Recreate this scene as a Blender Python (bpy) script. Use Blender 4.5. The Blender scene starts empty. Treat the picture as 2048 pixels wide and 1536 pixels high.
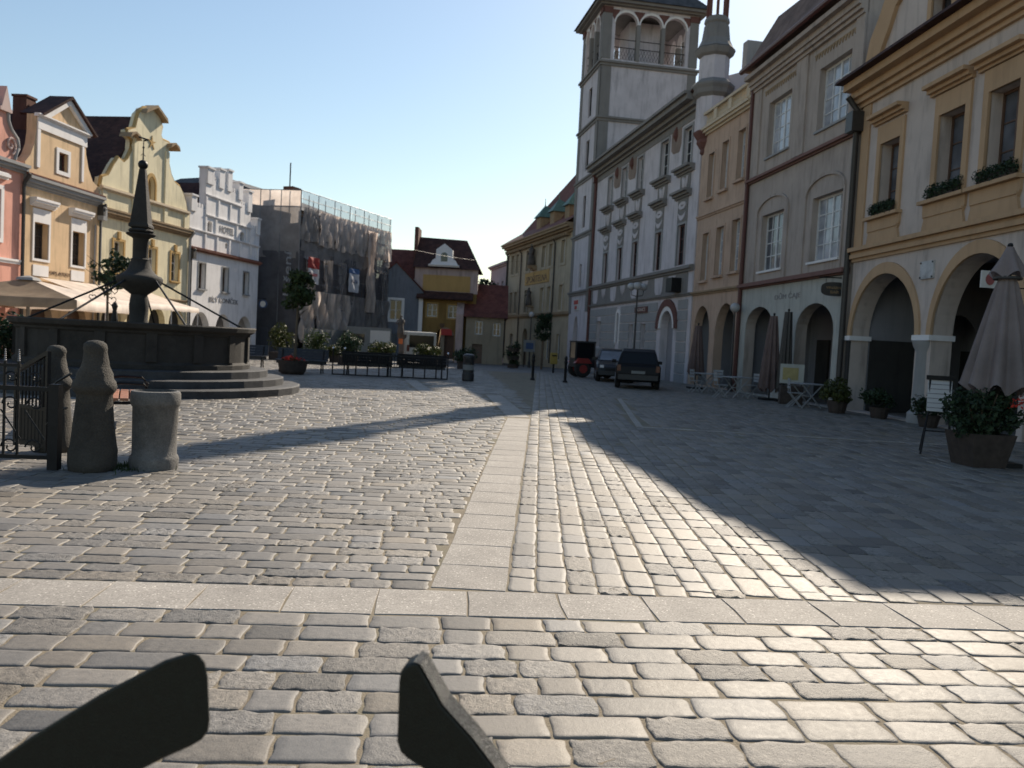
import bpy, math, random
import numpy as np
from mathutils import Vector, Matrix
from mathutils.geometry import tessellate_polygon
R = math.radians
random.seed(7); rng = np.random.default_rng(7)
sc = bpy.context.scene
COL = sc.collection

# ------------------------------------------------------------------ camera, light, sky
F, H = 1650.0, 1.55
roll, pit = R(3.0), math.atan(83/F)
fw = Vector((0, math.cos(pit), -math.sin(pit))); dn = Vector((0, -math.sin(pit), -math.cos(pit))); rt = Vector((1, 0, 0))
iu = rt*math.cos(roll) - dn*math.sin(roll)
iw = rt*math.sin(roll) + dn*math.cos(roll)
cd = bpy.data.cameras.new('camera'); cam = bpy.data.objects.new('camera', cd); COL.objects.link(cam)
M3 = Matrix((iu, -iw, -fw)).transposed()
cam.matrix_world = Matrix.Translation((0, 0, H)) @ M3.to_4x4()
cd.sensor_width = 36; cd.lens = 36*F/2048; cd.clip_end = 3000; cd.clip_start = 0.02
cd.dof.use_dof = True; cd.dof.focus_distance = 5.6; cd.dof.aperture_fstop = 3.2
sc.camera = cam

SUN_AZ, SUN_EL = R(23.0), R(34.0)
sd = Vector((math.sin(SUN_AZ)*math.cos(SUN_EL), math.cos(SUN_AZ)*math.cos(SUN_EL), math.sin(SUN_EL)))
sl = bpy.data.lights.new('sun', 'SUN'); sl.energy = 5.0; sl.angle = R(0.53); sl.color = (1.0, 0.88, 0.72)
so = bpy.data.objects.new('sun', sl); COL.objects.link(so)
so.rotation_euler = (-sd).to_track_quat('-Z', 'Y').to_euler(); so.location = (30, 60, 60)
W = bpy.data.worlds.new('World'); sc.world = W; W.use_nodes = True
nt = W.node_tree
sky = nt.nodes.new('ShaderNodeTexSky'); sky.sky_type = 'NISHITA'; sky.sun_disc = False
sky.sun_elevation = SUN_EL; sky.sun_rotation = SUN_AZ
sky.air_density = 1.35; sky.dust_density = 0.4; sky.ozone_density = 1.6
nt.links.new(sky.outputs[0], nt.nodes['Background'].inputs[0]); nt.nodes['Background'].inputs[1].default_value = 0.084
sc.view_settings.view_transform = 'Standard'; sc.view_settings.look = 'None'
sc.view_settings.exposure = 0.6; sc.view_settings.gamma = 1
sc.render.engine = 'CYCLES'
sc.cycles.max_bounces = 6; sc.cycles.transparent_max_bounces = 16

def gz(Y): return -0.012*min(40.0, max(0.0, Y-42))

# ------------------------------------------------------------------ materials
def nodes(name):
    m = bpy.data.materials.new(name); m.use_nodes = True
    return m, m.node_tree.nodes, m.node_tree.links, m.node_tree.nodes['Principled BSDF']
def ramp(n, l, fac, stops):
    r = n.new('ShaderNodeValToRGB'); l.new(fac, r.inputs[0])
    e = r.color_ramp.elements
    e[0].position, e[0].color = stops[0][0], (*stops[0][1], 1); e[1].position, e[1].color = stops[-1][0], (*stops[-1][1], 1)
    for p, c in stops[1:-1]:
        k = e.new(p); k.color = (*c, 1)
    return r
def noise(n, l, scale, detail=4, vec=None, rough=.6):
    t = n.new('ShaderNodeTexNoise'); t.inputs['Scale'].default_value = scale; t.inputs['Detail'].default_value = detail
    t.inputs['Roughness'].default_value = rough
    if vec: l.new(vec, t.inputs['Vector'])
    return t
def mul(c, k): return tuple(min(1, x*k) for x in c)
def plain(name, col, rough=.6, metal=0.0, spec=.5, var=.15, scale=8, bump=.0):
    m, n, l, b = nodes(name)
    tc = n.new('ShaderNodeTexCoord'); t = noise(n, l, scale, 5, tc.outputs['Object'])
    r = ramp(n, l, t.outputs[0], [(.3, mul(col, 1-var)), (.7, mul(col, 1+var))])
    l.new(r.outputs[0], b.inputs['Base Color']); b.inputs['Roughness'].default_value = rough
    b.inputs['Metallic'].default_value = metal; b.inputs['Specular IOR Level'].default_value = spec
    if bump:
        bp = n.new('ShaderNodeBump'); bp.inputs['Strength'].default_value = bump; bp.inputs['Distance'].default_value = .01
        t2 = noise(n, l, scale*5, 6, tc.outputs['Object']); l.new(t2.outputs[0], bp.inputs['Height']); l.new(bp.outputs[0], b.inputs['Normal'])
    return m
def plaster(name, col, var=.13, dirt=.42, bump=.4):
    m, n, l, b = nodes(name)
    tc = n.new('ShaderNodeTexCoord'); o = tc.outputs['Object']
    mp = n.new('ShaderNodeMapping'); l.new(o, mp.inputs[0]); mp.inputs['Scale'].default_value = (2.2, 2.2, .35)
    a = noise(n, l, .9, 6, o); s = noise(n, l, 1.6, 5, mp.outputs[0]); f = noise(n, l, 35, 4, o)
    r = ramp(n, l, a.outputs[0], [(.3, mul(col, 1-var)), (.72, mul(col, 1+var*.7))])
    r2 = ramp(n, l, s.outputs[0], [(.50, (1, 1, 1)), (.78, (1-dirt,)*3)])
    mx = n.new('ShaderNodeMix'); mx.data_type = 'RGBA'; mx.blend_type = 'MULTIPLY'; mx.inputs[0].default_value = 1
    l.new(r.outputs[0], mx.inputs[6]); l.new(r2.outputs[0], mx.inputs[7]); l.new(mx.outputs[2], b.inputs['Base Color'])
    b.inputs['Roughness'].default_value = .92; b.inputs['Specular IOR Level'].default_value = .2
    bp = n.new('ShaderNodeBump'); bp.inputs['Strength'].default_value = bump; bp.inputs['Distance'].default_value = .012
    l.new(f.outputs[0], bp.inputs['Height']); l.new(bp.outputs[0], b.inputs['Normal'])
    return m
def tiles(name, c1, c2, pitch=.16):
    m, n, l, b = nodes(name)
    tc = n.new('ShaderNodeTexCoord'); o = tc.outputs['Object']
    w = n.new('ShaderNodeTexWave'); w.wave_type = 'BANDS'; w.bands_direction = 'Z'; w.wave_profile = 'SAW'
    w.inputs['Scale'].default_value = .314/pitch; w.inputs['Distortion'].default_value = .4; w.inputs['Detail'].default_value = 2
    l.new(o, w.inputs[0])
    v = n.new('ShaderNodeTexVoronoi'); v.inputs['Scale'].default_value = 5; l.new(o, v.inputs['Vector'])
    a = noise(n, l, 1.3, 6, o)
    r = ramp(n, l, v.outputs['Color'], [(.2, c1), (.8, c2)]); r2 = ramp(n, l, a.outputs[0], [(.35, (.65,)*3), (.7, (1.15,)*3)])
    mx = n.new('ShaderNodeMix'); mx.data_type = 'RGBA'; mx.blend_type = 'MULTIPLY'; mx.inputs[0].default_value = 1
    l.new(r.outputs[0], mx.inputs[6]); l.new(r2.outputs[0], mx.inputs[7]); l.new(mx.outputs[2], b.inputs['Base Color'])
    b.inputs['Roughness'].default_value = .8; b.inputs['Specular IOR Level'].default_value = .3
    bp = n.new('ShaderNodeBump'); bp.inputs['Strength'].default_value = .8; bp.inputs['Distance'].default_value = .05
    l.new(w.outputs[0], bp.inputs['Height']); l.new(bp.outputs[0], b.inputs['Normal'])
    return m
def glass(name, col=(.02, .023, .028), rough=.05):
    m, n, l, b = nodes(name)
    tc = n.new('ShaderNodeTexCoord'); t = noise(n, l, 1.1, 2, tc.outputs['Object'])
    r = ramp(n, l, t.outputs[0], [(.35, mul(col, .6)), (.7, mul(col, 1.5))]); l.new(r.outputs[0], b.inputs['Base Color'])
    b.inputs['Roughness'].default_value = rough; b.inputs['IOR'].default_value = 1.52
    bp = n.new('ShaderNodeBump'); bp.inputs['Strength'].default_value = .12; bp.inputs['Distance'].default_value = .02
    l.new(t.outputs[0], bp.inputs['Height']); l.new(bp.outputs[0], b.inputs['Normal'])
    return m
def stone(name, col, rough=.85, bump=.6, moss=0.0):
    m, n, l, b = nodes(name)
    tc = n.new('ShaderNodeTexCoord'); o = tc.outputs['Object']
    a = noise(n, l, 2.2, 8, o, .7); f = noise(n, l, 60, 4, o)
    r = ramp(n, l, a.outputs[0], [(.30, mul(col, .42)), (.48, col), (.60, mul(col, 1.25)), (.74, mul(col, 1.9))])
    r2 = ramp(n, l, f.outputs[0], [(.35, (.8,)*3), (.65, (1.15,)*3)])
    mx = n.new('ShaderNodeMix'); mx.data_type = 'RGBA'; mx.blend_type = 'MULTIPLY'; mx.inputs[0].default_value = 1
    l.new(r.outputs[0], mx.inputs[6]); l.new(r2.outputs[0], mx.inputs[7]); l.new(mx.outputs[2], b.inputs['Base Color'])
    b.inputs['Roughness'].default_value = rough
    bp = n.new('ShaderNodeBump'); bp.inputs['Strength'].default_value = bump; bp.inputs['Distance'].default_value = .02
    ad = n.new('ShaderNodeMath'); ad.operation = 'ADD'; l.new(a.outputs[0], ad.inputs[0]); l.new(f.outputs[0], ad.inputs[1])
    l.new(ad.outputs[0], bp.inputs['Height']); l.new(bp.outputs[0], b.inputs['Normal'])
    return m
def leafmat(name, c):
    m, n, l, b = nodes(name)
    g = n.new('ShaderNodeNewGeometry')
    r = ramp(n, l, g.outputs['Random Per Island'], [(0, mul(c, .55)), (.5, c), (1, mul(c, 1.7))])
    l.new(r.outputs[0], b.inputs['Base Color']); b.inputs['Roughness'].default_value = .6; b.inputs['Specular IOR Level'].default_value = .3
    tr = n.new('ShaderNodeBsdfTranslucent'); l.new(r.outputs[0], tr.inputs[0])
    mx = n.new('ShaderNodeMixShader'); mx.inputs[0].default_value = .2
    l.new(b.outputs[0], mx.inputs[1]); l.new(tr.outputs[0], mx.inputs[2])
    l.new(mx.outputs[0], n['Material Output'].inputs[0])
    return m
def netmat(name, col, alpha, fine=True, trans=.35):
    m, n, l, b = nodes(name)
    tc = n.new('ShaderNodeTexCoord'); t = noise(n, l, 1.6, 6, tc.outputs['Object'])
    r = ramp(n, l, t.outputs[0], [(.3, mul(col, .75)), (.7, mul(col, 1.2))]); l.new(r.outputs[0], b.inputs['Base Color'])
    b.inputs['Roughness'].default_value = .7
    tl = n.new('ShaderNodeBsdfTranslucent'); l.new(r.outputs[0], tl.inputs[0])
    m1 = n.new('ShaderNodeMixShader'); m1.inputs[0].default_value = trans; l.new(b.outputs[0], m1.inputs[1]); l.new(tl.outputs[0], m1.inputs[2])
    tp = n.new('ShaderNodeBsdfTransparent'); mx = n.new('ShaderNodeMixShader'); mx.inputs[0].default_value = alpha
    l.new(tp.outputs[0], mx.inputs[1]); l.new(m1.outputs[0], mx.inputs[2]); l.new(mx.outputs[0], n['Material Output'].inputs[0])
    return m
def cloth(name, col, trans=.3, rough=.9):
    return netmat(name, col, 1.0, trans=trans)

# paving stones take their own tint from the mesh
def settmat(name, rough):
    m, n, l, b = nodes(name)
    at = n.new('ShaderNodeAttribute'); at.attribute_name = 'tint'
    tc = n.new('ShaderNodeTexCoord'); o = tc.outputs['Object']
    a = noise(n, l, 26, 6, o, .7); f = noise(n, l, 140, 3, o)
    r = ramp(n, l, a.outputs[0], [(.33, (.34,)*3), (.46, (.9,)*3), (.55, (1.05,)*3), (.68, (1.5,)*3)])
    mx = n.new('ShaderNodeMix'); mx.data_type = 'RGBA'; mx.blend_type = 'MULTIPLY'; l.new(at.outputs['Alpha'], mx.inputs[0])
    l.new(at.outputs['Color'], mx.inputs[6]); l.new(r.outputs[0], mx.inputs[7]); l.new(mx.outputs[2], b.inputs['Base Color'])
    rr = n.new('ShaderNodeMapRange'); l.new(a.outputs[0], rr.inputs[0]); rr.inputs[3].default_value = rough-.12; rr.inputs[4].default_value = rough+.2
    l.new(rr.outputs[0], b.inputs['Roughness']); b.inputs['Specular IOR Level'].default_value = .38
    ad = n.new('ShaderNodeMath'); ad.operation = 'MULTIPLY_ADD'; l.new(f.outputs[0], ad.inputs[0]); ad.inputs[1].default_value = .35; l.new(a.outputs[0], ad.inputs[2])
    bp = n.new('ShaderNodeBump'); bp.inputs['Distance'].default_value = .010
    l.new(at.outputs['Alpha'], bp.inputs['Strength']); l.new(ad.outputs[0], bp.inputs['Height']); l.new(bp.outputs[0], b.inputs['Normal'])
    return m
def slabmat():
    m, n, l, b = nodes('granite_slab')
    at = n.new('ShaderNodeAttribute'); at.attribute_name = 'tint'
    tc = n.new('ShaderNodeTexCoord'); o = tc.outputs['Object']
    v = n.new('ShaderNodeTexVoronoi'); v.inputs['Scale'].default_value = 120; l.new(o, v.inputs['Vector'])
    a = noise(n, l, 3, 6, o); f = noise(n, l, 240, 3, o)
    r = ramp(n, l, v.outputs['Color'], [(.1, (.70,)*3), (.5, (.96,)*3), (.84, (1.05,)*3), (.93, (1.9,)*3)])
    r2 = ramp(n, l, a.outputs[0], [(.3, (.86,)*3), (.7, (1.1,)*3)])
    mx = n.new('ShaderNodeMix'); mx.data_type = 'RGBA'; mx.blend_type = 'MULTIPLY'; mx.inputs[0].default_value = 1
    m2 = n.new('ShaderNodeMix'); m2.data_type = 'RGBA'; m2.blend_type = 'MULTIPLY'; m2.inputs[0].default_value = 1
    l.new(at.outputs['Color'], mx.inputs[6]); l.new(r.outputs[0], mx.inputs[7]); l.new(mx.outputs[2], m2.inputs[6]); l.new(r2.outputs[0], m2.inputs[7])
    l.new(m2.outputs[2], b.inputs['Base Color']); b.inputs['Roughness'].default_value = .78; b.inputs['Specular IOR Level'].default_value = .25
    bp = n.new('ShaderNodeBump'); bp.inputs['Strength'].default_value = .4; bp.inputs['Distance'].default_value = .003
    l.new(f.outputs[0], bp.inputs['Height']); l.new(bp.outputs[0], b.inputs['Normal'])
    return m

M = {}
M.update(
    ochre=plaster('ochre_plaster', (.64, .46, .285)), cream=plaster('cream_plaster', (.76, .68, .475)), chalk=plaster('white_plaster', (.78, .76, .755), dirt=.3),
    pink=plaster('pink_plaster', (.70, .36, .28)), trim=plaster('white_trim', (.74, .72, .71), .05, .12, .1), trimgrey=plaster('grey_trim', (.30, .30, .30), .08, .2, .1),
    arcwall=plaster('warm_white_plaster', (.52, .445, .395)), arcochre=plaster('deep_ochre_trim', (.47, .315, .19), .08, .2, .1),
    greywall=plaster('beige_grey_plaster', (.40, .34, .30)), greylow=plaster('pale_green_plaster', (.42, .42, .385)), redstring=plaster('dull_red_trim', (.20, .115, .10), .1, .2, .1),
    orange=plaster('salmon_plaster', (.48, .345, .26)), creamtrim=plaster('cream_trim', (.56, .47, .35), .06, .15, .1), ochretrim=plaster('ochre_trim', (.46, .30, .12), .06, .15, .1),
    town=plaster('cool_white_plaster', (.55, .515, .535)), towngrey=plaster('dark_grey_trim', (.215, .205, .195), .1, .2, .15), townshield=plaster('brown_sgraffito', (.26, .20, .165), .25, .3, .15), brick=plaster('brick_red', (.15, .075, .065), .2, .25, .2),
    bank=plaster('straw_plaster', (.44, .37, .27)), bankdark=plaster('dark_straw_trim', (.30, .22, .14)), gate=plaster('gate_ochre', (.26, .165, .06)), gatepink=plaster('gate_pale_pink', (.48, .37, .34)),  # bankdark: a darker straw colour for trim
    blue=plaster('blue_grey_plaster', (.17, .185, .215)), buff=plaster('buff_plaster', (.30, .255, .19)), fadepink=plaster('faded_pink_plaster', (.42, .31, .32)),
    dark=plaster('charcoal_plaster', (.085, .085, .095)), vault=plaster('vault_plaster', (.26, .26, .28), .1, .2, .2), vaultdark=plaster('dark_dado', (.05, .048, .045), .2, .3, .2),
    roof=tiles('dark_red_tiles', (.045, .022, .020), (.075, .036, .030)), roofred=tiles('red_tiles', (.12, .04, .032), (.17, .06, .045)), slate=tiles('slate_roof', (.06, .065, .075), (.09, .095, .105)),
    copper=plain('green_copper', (.07, .14, .12), .6, 0, .4, .25, 4), chimney=plaster('chimney_brick', (.13, .065, .05), .25, .3, .5), capred=tiles('red_coping', (.24, .10, .07), (.30, .14, .10)),
    pane=glass('window_glass'), panesky=glass('sky_toned_glass', (.10, .11, .13), .03), curtain=glass('curtained_glass', (.34, .36, .40), .08),  # panesky: base colour lightened to carry a sky reflection
    white=plain('white_paint', (.60, .60, .60), .45), woodbrown=plain('brown_frame', (.10, .055, .035), .5, 0, .5, .3, 6), pipe=plain('dark_red_pipe', (.095, .032, .026), .5), pipedark=plain('dark_metal_pipe', (.035, .032, .03), .5),
    iron=plain('black_iron', (.010, .010, .011), .5, .0, .25, .3, 12, .15), steel=plain('worn_steel', (.22, .22, .23), .5, .6), blackplastic=plain('black_plastic', (.02, .021, .024), .5, 0, .5, .2, 10),
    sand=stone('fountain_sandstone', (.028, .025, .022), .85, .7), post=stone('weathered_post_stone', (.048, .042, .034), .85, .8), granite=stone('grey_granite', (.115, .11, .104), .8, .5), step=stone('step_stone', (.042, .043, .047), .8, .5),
    water=glass('water', (.02, .03, .03), .03), planterwood=plain('dark_planter', (.05, .038, .032), .7, 0, .3, .3, 8, .4), terracotta=plain('terracotta', (.20, .075, .045), .8), woodslat=plain('brown_slats', (.30, .13, .07), .5, 0, .5, .25, 9, .2), blackslat=plain('black_slats', (.02, .02, .023), .45, 0, .5, .3, 9, .2),
    leaf=leafmat('leaf_green', (.034, .054, .018)), leafdark=leafmat('leaf_dark_green', (.022, .040, .018)), leafyellow=leafmat('leaf_olive', (.046, .056, .014)), bark=stone('bark', (.10, .075, .05), .9, .8), redflower=leafmat('red_petals', (.55, .05, .035)), orangeflower=leafmat('orange_petals', (.55, .16, .05)),
    canvas=cloth('cream_canvas', (.70, .60, .52), .25), canvastan=cloth('shaded_canvas', (.40, .31, .22), .5), umbrella=cloth('dusty_rose_canvas', (.25, .205, .195), .25), umbpink=cloth('faded_rose_canvas', (.16, .11, .10), .25),
    netdark=netmat('dark_netting', (.15, .14, .145), .88), netgrey=netmat('grey_netting', (.34, .31, .295), .90), netbeige=netmat('beige_netting', (.74, .64, .575), .95, trans=.5), netlight=netmat('thin_netting', (.62, .54, .50), .40, trans=.6), netfilm=netmat('crinkled_film', (.46, .42, .40), .30),
    sign=plain('black_sign', (.03, .027, .025), .5), gold=plain('dull_gold', (.33, .22, .11), .5, .3), letters=plain('dark_lettering', (.045, .035, .03), .8), lettersgrey=plain('grey_lettering', (.20, .19, .19), .8), lettersbrown=plain('brown_lettering', (.11, .06, .03), .7),
    paper=plain('white_paper', (.52, .51, .49), .7, 0, .3, .04), signred=plain('sign_red', (.42, .035, .03), .5), signblue=plain('sign_blue', (.035, .07, .16), .5), signyellow=plain('sign_yellow', (.34, .28, .12), .6), bannerwhite=cloth('banner_white', (.66, .66, .68), .15), bannerred=cloth('banner_red', (.42, .05, .045), .15), bannerblue=cloth('banner_blue', (.10, .19, .38), .15),
    carblack=plain('black_car_paint', (.006, .006, .008), .45, 0, .2, .1, 3), cargrey=plain('dark_grey_car_paint', (.009, .0095, .011), .4, .0, .3, .1, 3), tyre=plain('tyre_rubber', (.015, .015, .015), .9), carglass=plain('car_glass', (.008, .009, .011), .12, 0, .25, .1), tail=plain('tail_lamp', (.07, .008, .007), .25), chrome=plain('bright_metal', (.6, .6, .62), .2, 1.0), headlamp=plain('lamp_lens', (.55, .56, .58), .12), tractorred=plain('tractor_red', (.22, .03, .025), .4), vanwhite=plain('van_white', (.40, .39, .36), .35),
    globe=plain('opal_globe', (.36, .36, .36), .35, 0, .5, .04), hoard=plain('hoarding_grey', (.20, .205, .20), .8, 0, .3, .15, 2), mailyellow=plain('dull_yellow', (.28, .20, .04), .6), figure=stone('figure_dark', (.10, .085, .075), .85, .5), plaque=stone('plaque_stone', (.42, .42, .42), .7, .3), wirewhite=plain('white_wire', (.45, .45, .46), .5),
    darkpane=plain('dark_window_glass', (.008, .009, .011), .25, 0, .12, .4, 3),
    cafewhite=plain('dim_white_paint', (.27, .28, .29), .6, 0, .3),  # darker copy of the white paint, its dim shade put into the colour
    mutedred=plain('faded_red', (.26, .07, .07), .6),
    rooffaded=tiles('veiled_tiles', (.15, .105, .09), (.20, .14, .12)),  # tiles lightened so the haze veil sits in their colour
    sett=settmat('granite_setts', .56), slab=slabmat())

# ------------------------------------------------------------------ mesh helpers
class MB:
    def __init__(s): s.v = []; s.f = []
    def add(s, vs, fs):
        o = len(s.v); s.v += [tuple(v) for v in vs]; s.f += [tuple(i+o for i in f) for f in fs]; return s
    def box(s, x0, x1, y0, y1, z0, z1):
        return s.add([(x0, y0, z0), (x1, y0, z0), (x1, y1, z0), (x0, y1, z0), (x0, y0, z1), (x1, y0, z1), (x1, y1, z1), (x0, y1, z1)],
                     [(0, 3, 2, 1), (4, 5, 6, 7), (0, 1, 5, 4), (1, 2, 6, 5), (2, 3, 7, 6), (3, 0, 4, 7)])
    def prism(s, poly, a, b, axis='y'):
        """poly in the other two axes: axis y -> (x,z); axis x -> (y,z); axis z -> (x,y)"""
        n = len(poly)
        def P(p, t): return {'y': (p[0], t, p[1]), 'x': (t, p[0], p[1]), 'z': (p[0], p[1], t)}[axis]
        vs = [P(p, a) for p in poly] + [P(p, b) for p in poly]
        tri = tessellate_polygon([[Vector((p[0], p[1], 0)) for p in poly]])
        fs = [tuple(t) for t in tri] + [tuple(i+n for i in reversed(t)) for t in tri]
        fs += [(i, (i+1) % n, (i+1) % n+n, i+n) for i in range(n)]
        return s.add(vs, fs)
    def tube(s, pts, r, n=8, cap=True):
        pts = [Vector(p) for p in pts]; m = len(pts); rr = r if isinstance(r, (list, tuple)) else [r]*m
        vs = []; up = Vector((.13, .21, 1)).normalized()
        for i, p in enumerate(pts):
            d = (pts[min(i+1, m-1)]-pts[max(i-1, 0)]).normalized()
            a = d.cross(up)
            if a.length < .05: a = d.cross(Vector((1, .1, 0)))
            a.normalize(); b = d.cross(a)
            vs += [p+(a*math.cos(2*math.pi*k/n)+b*math.sin(2*math.pi*k/n))*rr[i] for k in range(n)]
        fs = [(i*n+k, i*n+(k+1) % n, (i+1)*n+(k+1) % n, (i+1)*n+k) for i in range(m-1) for k in range(n)]
        if cap: fs += [tuple(range(n)), tuple((m-1)*n+k for k in reversed(range(n)))]
        return s.add(vs, fs)
    def lathe(s, prof, n=24, c=(0, 0), cap=True, rot=0.0):
        vs = [(c[0]+r*math.cos(rot+2*math.pi*k/n), c[1]+r*math.sin(rot+2*math.pi*k/n), z) for r, z in prof for k in range(n)]
        m = len(prof)
        fs = [(i*n+k, i*n+(k+1) % n, (i+1)*n+(k+1) % n, (i+1)*n+k) for i in range(m-1) for k in range(n)]
        if cap: fs += [tuple(reversed(range(n))), tuple((m-1)*n+k for k in range(n))]
        return s.add(vs, fs)
    def sphere(s, c, r, n=12, sq=(1, 1, 1)):
        m = n//2; prof = [(math.sin(math.pi*i/m), -math.cos(math.pi*i/m)) for i in range(1, m)]
        vs = [(c[0]+q*math.cos(2*math.pi*k/n)*r*sq[0], c[1]+q*math.sin(2*math.pi*k/n)*r*sq[1], c[2]+z*r*sq[2]) for q, z in prof for k in range(n)]
        vs += [(c[0], c[1], c[2]-r*sq[2]), (c[0], c[1], c[2]+r*sq[2])]
        e = len(prof)
        fs = [(i*n+k, i*n+(k+1) % n, (i+1)*n+(k+1) % n, (i+1)*n+k) for i in range(e-1) for k in range(n)]
        fs += [(e*n, (k+1) % n, k) for k in range(n)] + [(e*n+1, (e-1)*n+k, (e-1)*n+(k+1) % n) for k in range(n)]
        return s.add(vs, fs)
    def ring(s, inner, outer, y0, y1):
        """open strip between two equally long (x,z) polylines, thickened from y0 to y1"""
        n = len(inner)
        vs = [(p[0], y, p[1]) for y in (y0, y1) for p in inner] + [(p[0], y, p[1]) for y in (y0, y1) for p in outer]
        i0, i1, o0, o1 = 0, n, 2*n, 3*n; fs = []
        for k in range(n-1):
            fs += [(i0+k, o0+k, o0+k+1, i0+k+1), (i1+k, i1+k+1, o1+k+1, o1+k), (i0+k, i0+k+1, i1+k+1, i1+k), (o0+k, o1+k, o1+k+1, o0+k+1)]
        fs += [(i0, i1, o1, o0), (i0+n-1, o0+n-1, o1+n-1, i1+n-1)]
        return s.add(vs, fs)
    def build(s, name, mat, parent=None, smooth=False, bevel=0, loc=None):
        me = bpy.data.meshes.new(name); me.from_pydata(s.v, [], s.f); me.update()
        import bmesh
        bm = bmesh.new(); bm.from_mesh(me); bmesh.ops.recalc_face_normals(bm, faces=bm.faces[:]); bm.to_mesh(me); bm.free()
        o = bpy.data.objects.new(name, me); COL.objects.link(o); me.materials.append(mat)
        if parent: o.parent = parent
        if loc: o.location = loc
        if smooth:
            me.polygons.foreach_set('use_smooth', [True]*len(me.polygons))
            if smooth != 'all':
                for e in me.edges: pass
                md = o.modifiers.new('smooth', 'EDGE_SPLIT'); md.split_angle = R(40)
        if bevel:
            b = o.modifiers.new('bevel', 'BEVEL'); b.width = bevel; b.segments = 2; b.limit_method = 'ANGLE'
        return o
def tag(o, label, cat, group=None):
    o['label'] = label; o['category'] = cat
    if group: o['group'] = group
    return o
def thing(name, label, cat, loc=(0, 0, 0), rz=0.0, group=None):
    o = bpy.data.objects.new(name, None); COL.objects.link(o); o.location = loc; o.rotation_euler = (0, 0, rz); o.empty_display_size = .2
    return tag(o, label, cat, group)
def kids(o): return [c for c in bpy.data.objects if c.parent == o]
def dup(o, parent=None):
    c = o.copy(); COL.objects.link(c); c.parent = parent
    for k in kids(o): dup(k, c)
    return c
def split_loose(o, gap=.03):
    me = o.data; n = len(me.vertices); par = list(range(n))
    def find(a):
        while par[a] != a: par[a] = par[par[a]]; a = par[a]
        return a
    for e in me.edges: par[find(e.vertices[0])] = find(e.vertices[1])
    isl = {}
    for v in range(n): isl.setdefault(find(v), []).append(v)
    bb = []
    for k, vs in isl.items():
        c = np.array([me.vertices[v].co for v in vs]); bb.append([c.min(0)-gap, c.max(0)+gap, set(vs)])
    ch = True
    while ch:
        ch = False
        for i in range(len(bb)):
            for j in range(i+1, len(bb)):
                if np.all(bb[i][0] <= bb[j][1]) and np.all(bb[j][0] <= bb[i][1]):
                    bb[i] = [np.minimum(bb[i][0], bb[j][0]), np.maximum(bb[i][1], bb[j][1]), bb[i][2] | bb[j][2]]; del bb[j]; ch = True; break
            if ch: break
    if len(bb) < 2: return
    polys = [tuple(p.vertices) for p in me.polygons]; sm = [p.use_smooth for p in me.polygons]; out = []
    for _, _, vs in bb:
        idx = {v: i for i, v in enumerate(sorted(vs))}; m2 = bpy.data.meshes.new(o.name)
        pf = [(p, q) for p, q in zip(polys, sm) if p[0] in vs]
        m2.from_pydata([me.vertices[v].co[:] for v in sorted(vs)], [], [tuple(idx[v] for v in p) for p, _ in pf]); m2.update(); m2.materials.append(me.materials[0])
        m2.polygons.foreach_set('use_smooth', [q for _, q in pf]); out.append(m2)
    o.data = out[0]; base = o.name.split('.')[0]
    for m2 in out[1:]:
        c = o.copy(); c.data = m2; c.name = base; COL.objects.link(c)
def struct(o): o['kind'] = 'structure'; return o

def rect(a, b, z0, z1): return [(a, z0), (b, z0), (b, z1), (a, z1)]
def arcpts(a, b, zs, zc, n=14, point=False):
    c, h = (a+b)/2, (b-a)/2
    if point:
        return [(b - h*(1-math.cos(t)), zs+(zc-zs)*math.sin(t)) for t in np.linspace(0, math.pi/2, n//2)] + [(a + h*(1-math.cos(t)), zs+(zc-zs)*math.sin(t)) for t in np.linspace(math.pi/2, 0, n//2)[1:]]
    return [(c+h*math.cos(t), zs+(zc-zs)*math.sin(t)) for t in np.linspace(0, math.pi, n)]
def arch(a, b, z0, zs, zc, n=14, point=False): return [(a, z0), (b, z0)] + [(float(x), float(z)) for x, z in arcpts(a, b, zs, zc, n, point)]
def wall(parent, outline, holes, mat, thick=.4, name='wall', y=0.0):
    loops = [outline]+holes; flat = [p for lp in loops for p in lp]; N = len(flat)
    tri = tessellate_polygon([[Vector((p[0], p[1], 0)) for p in lp] for lp in loops])
    vs = [(p[0], y, p[1]) for p in flat]+[(p[0], y+thick, p[1]) for p in flat]
    fs = [tuple(t) for t in tri]+[tuple(i+N for i in reversed(t)) for t in tri]; o = 0
    for lp in loops:
        n = len(lp); fs += [(o+i, o+(i+1) % n, o+(i+1) % n+N, o+i+N) for i in range(n)]; o += n
    return MB().add(vs, fs).build(name, mat, parent)
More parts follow.
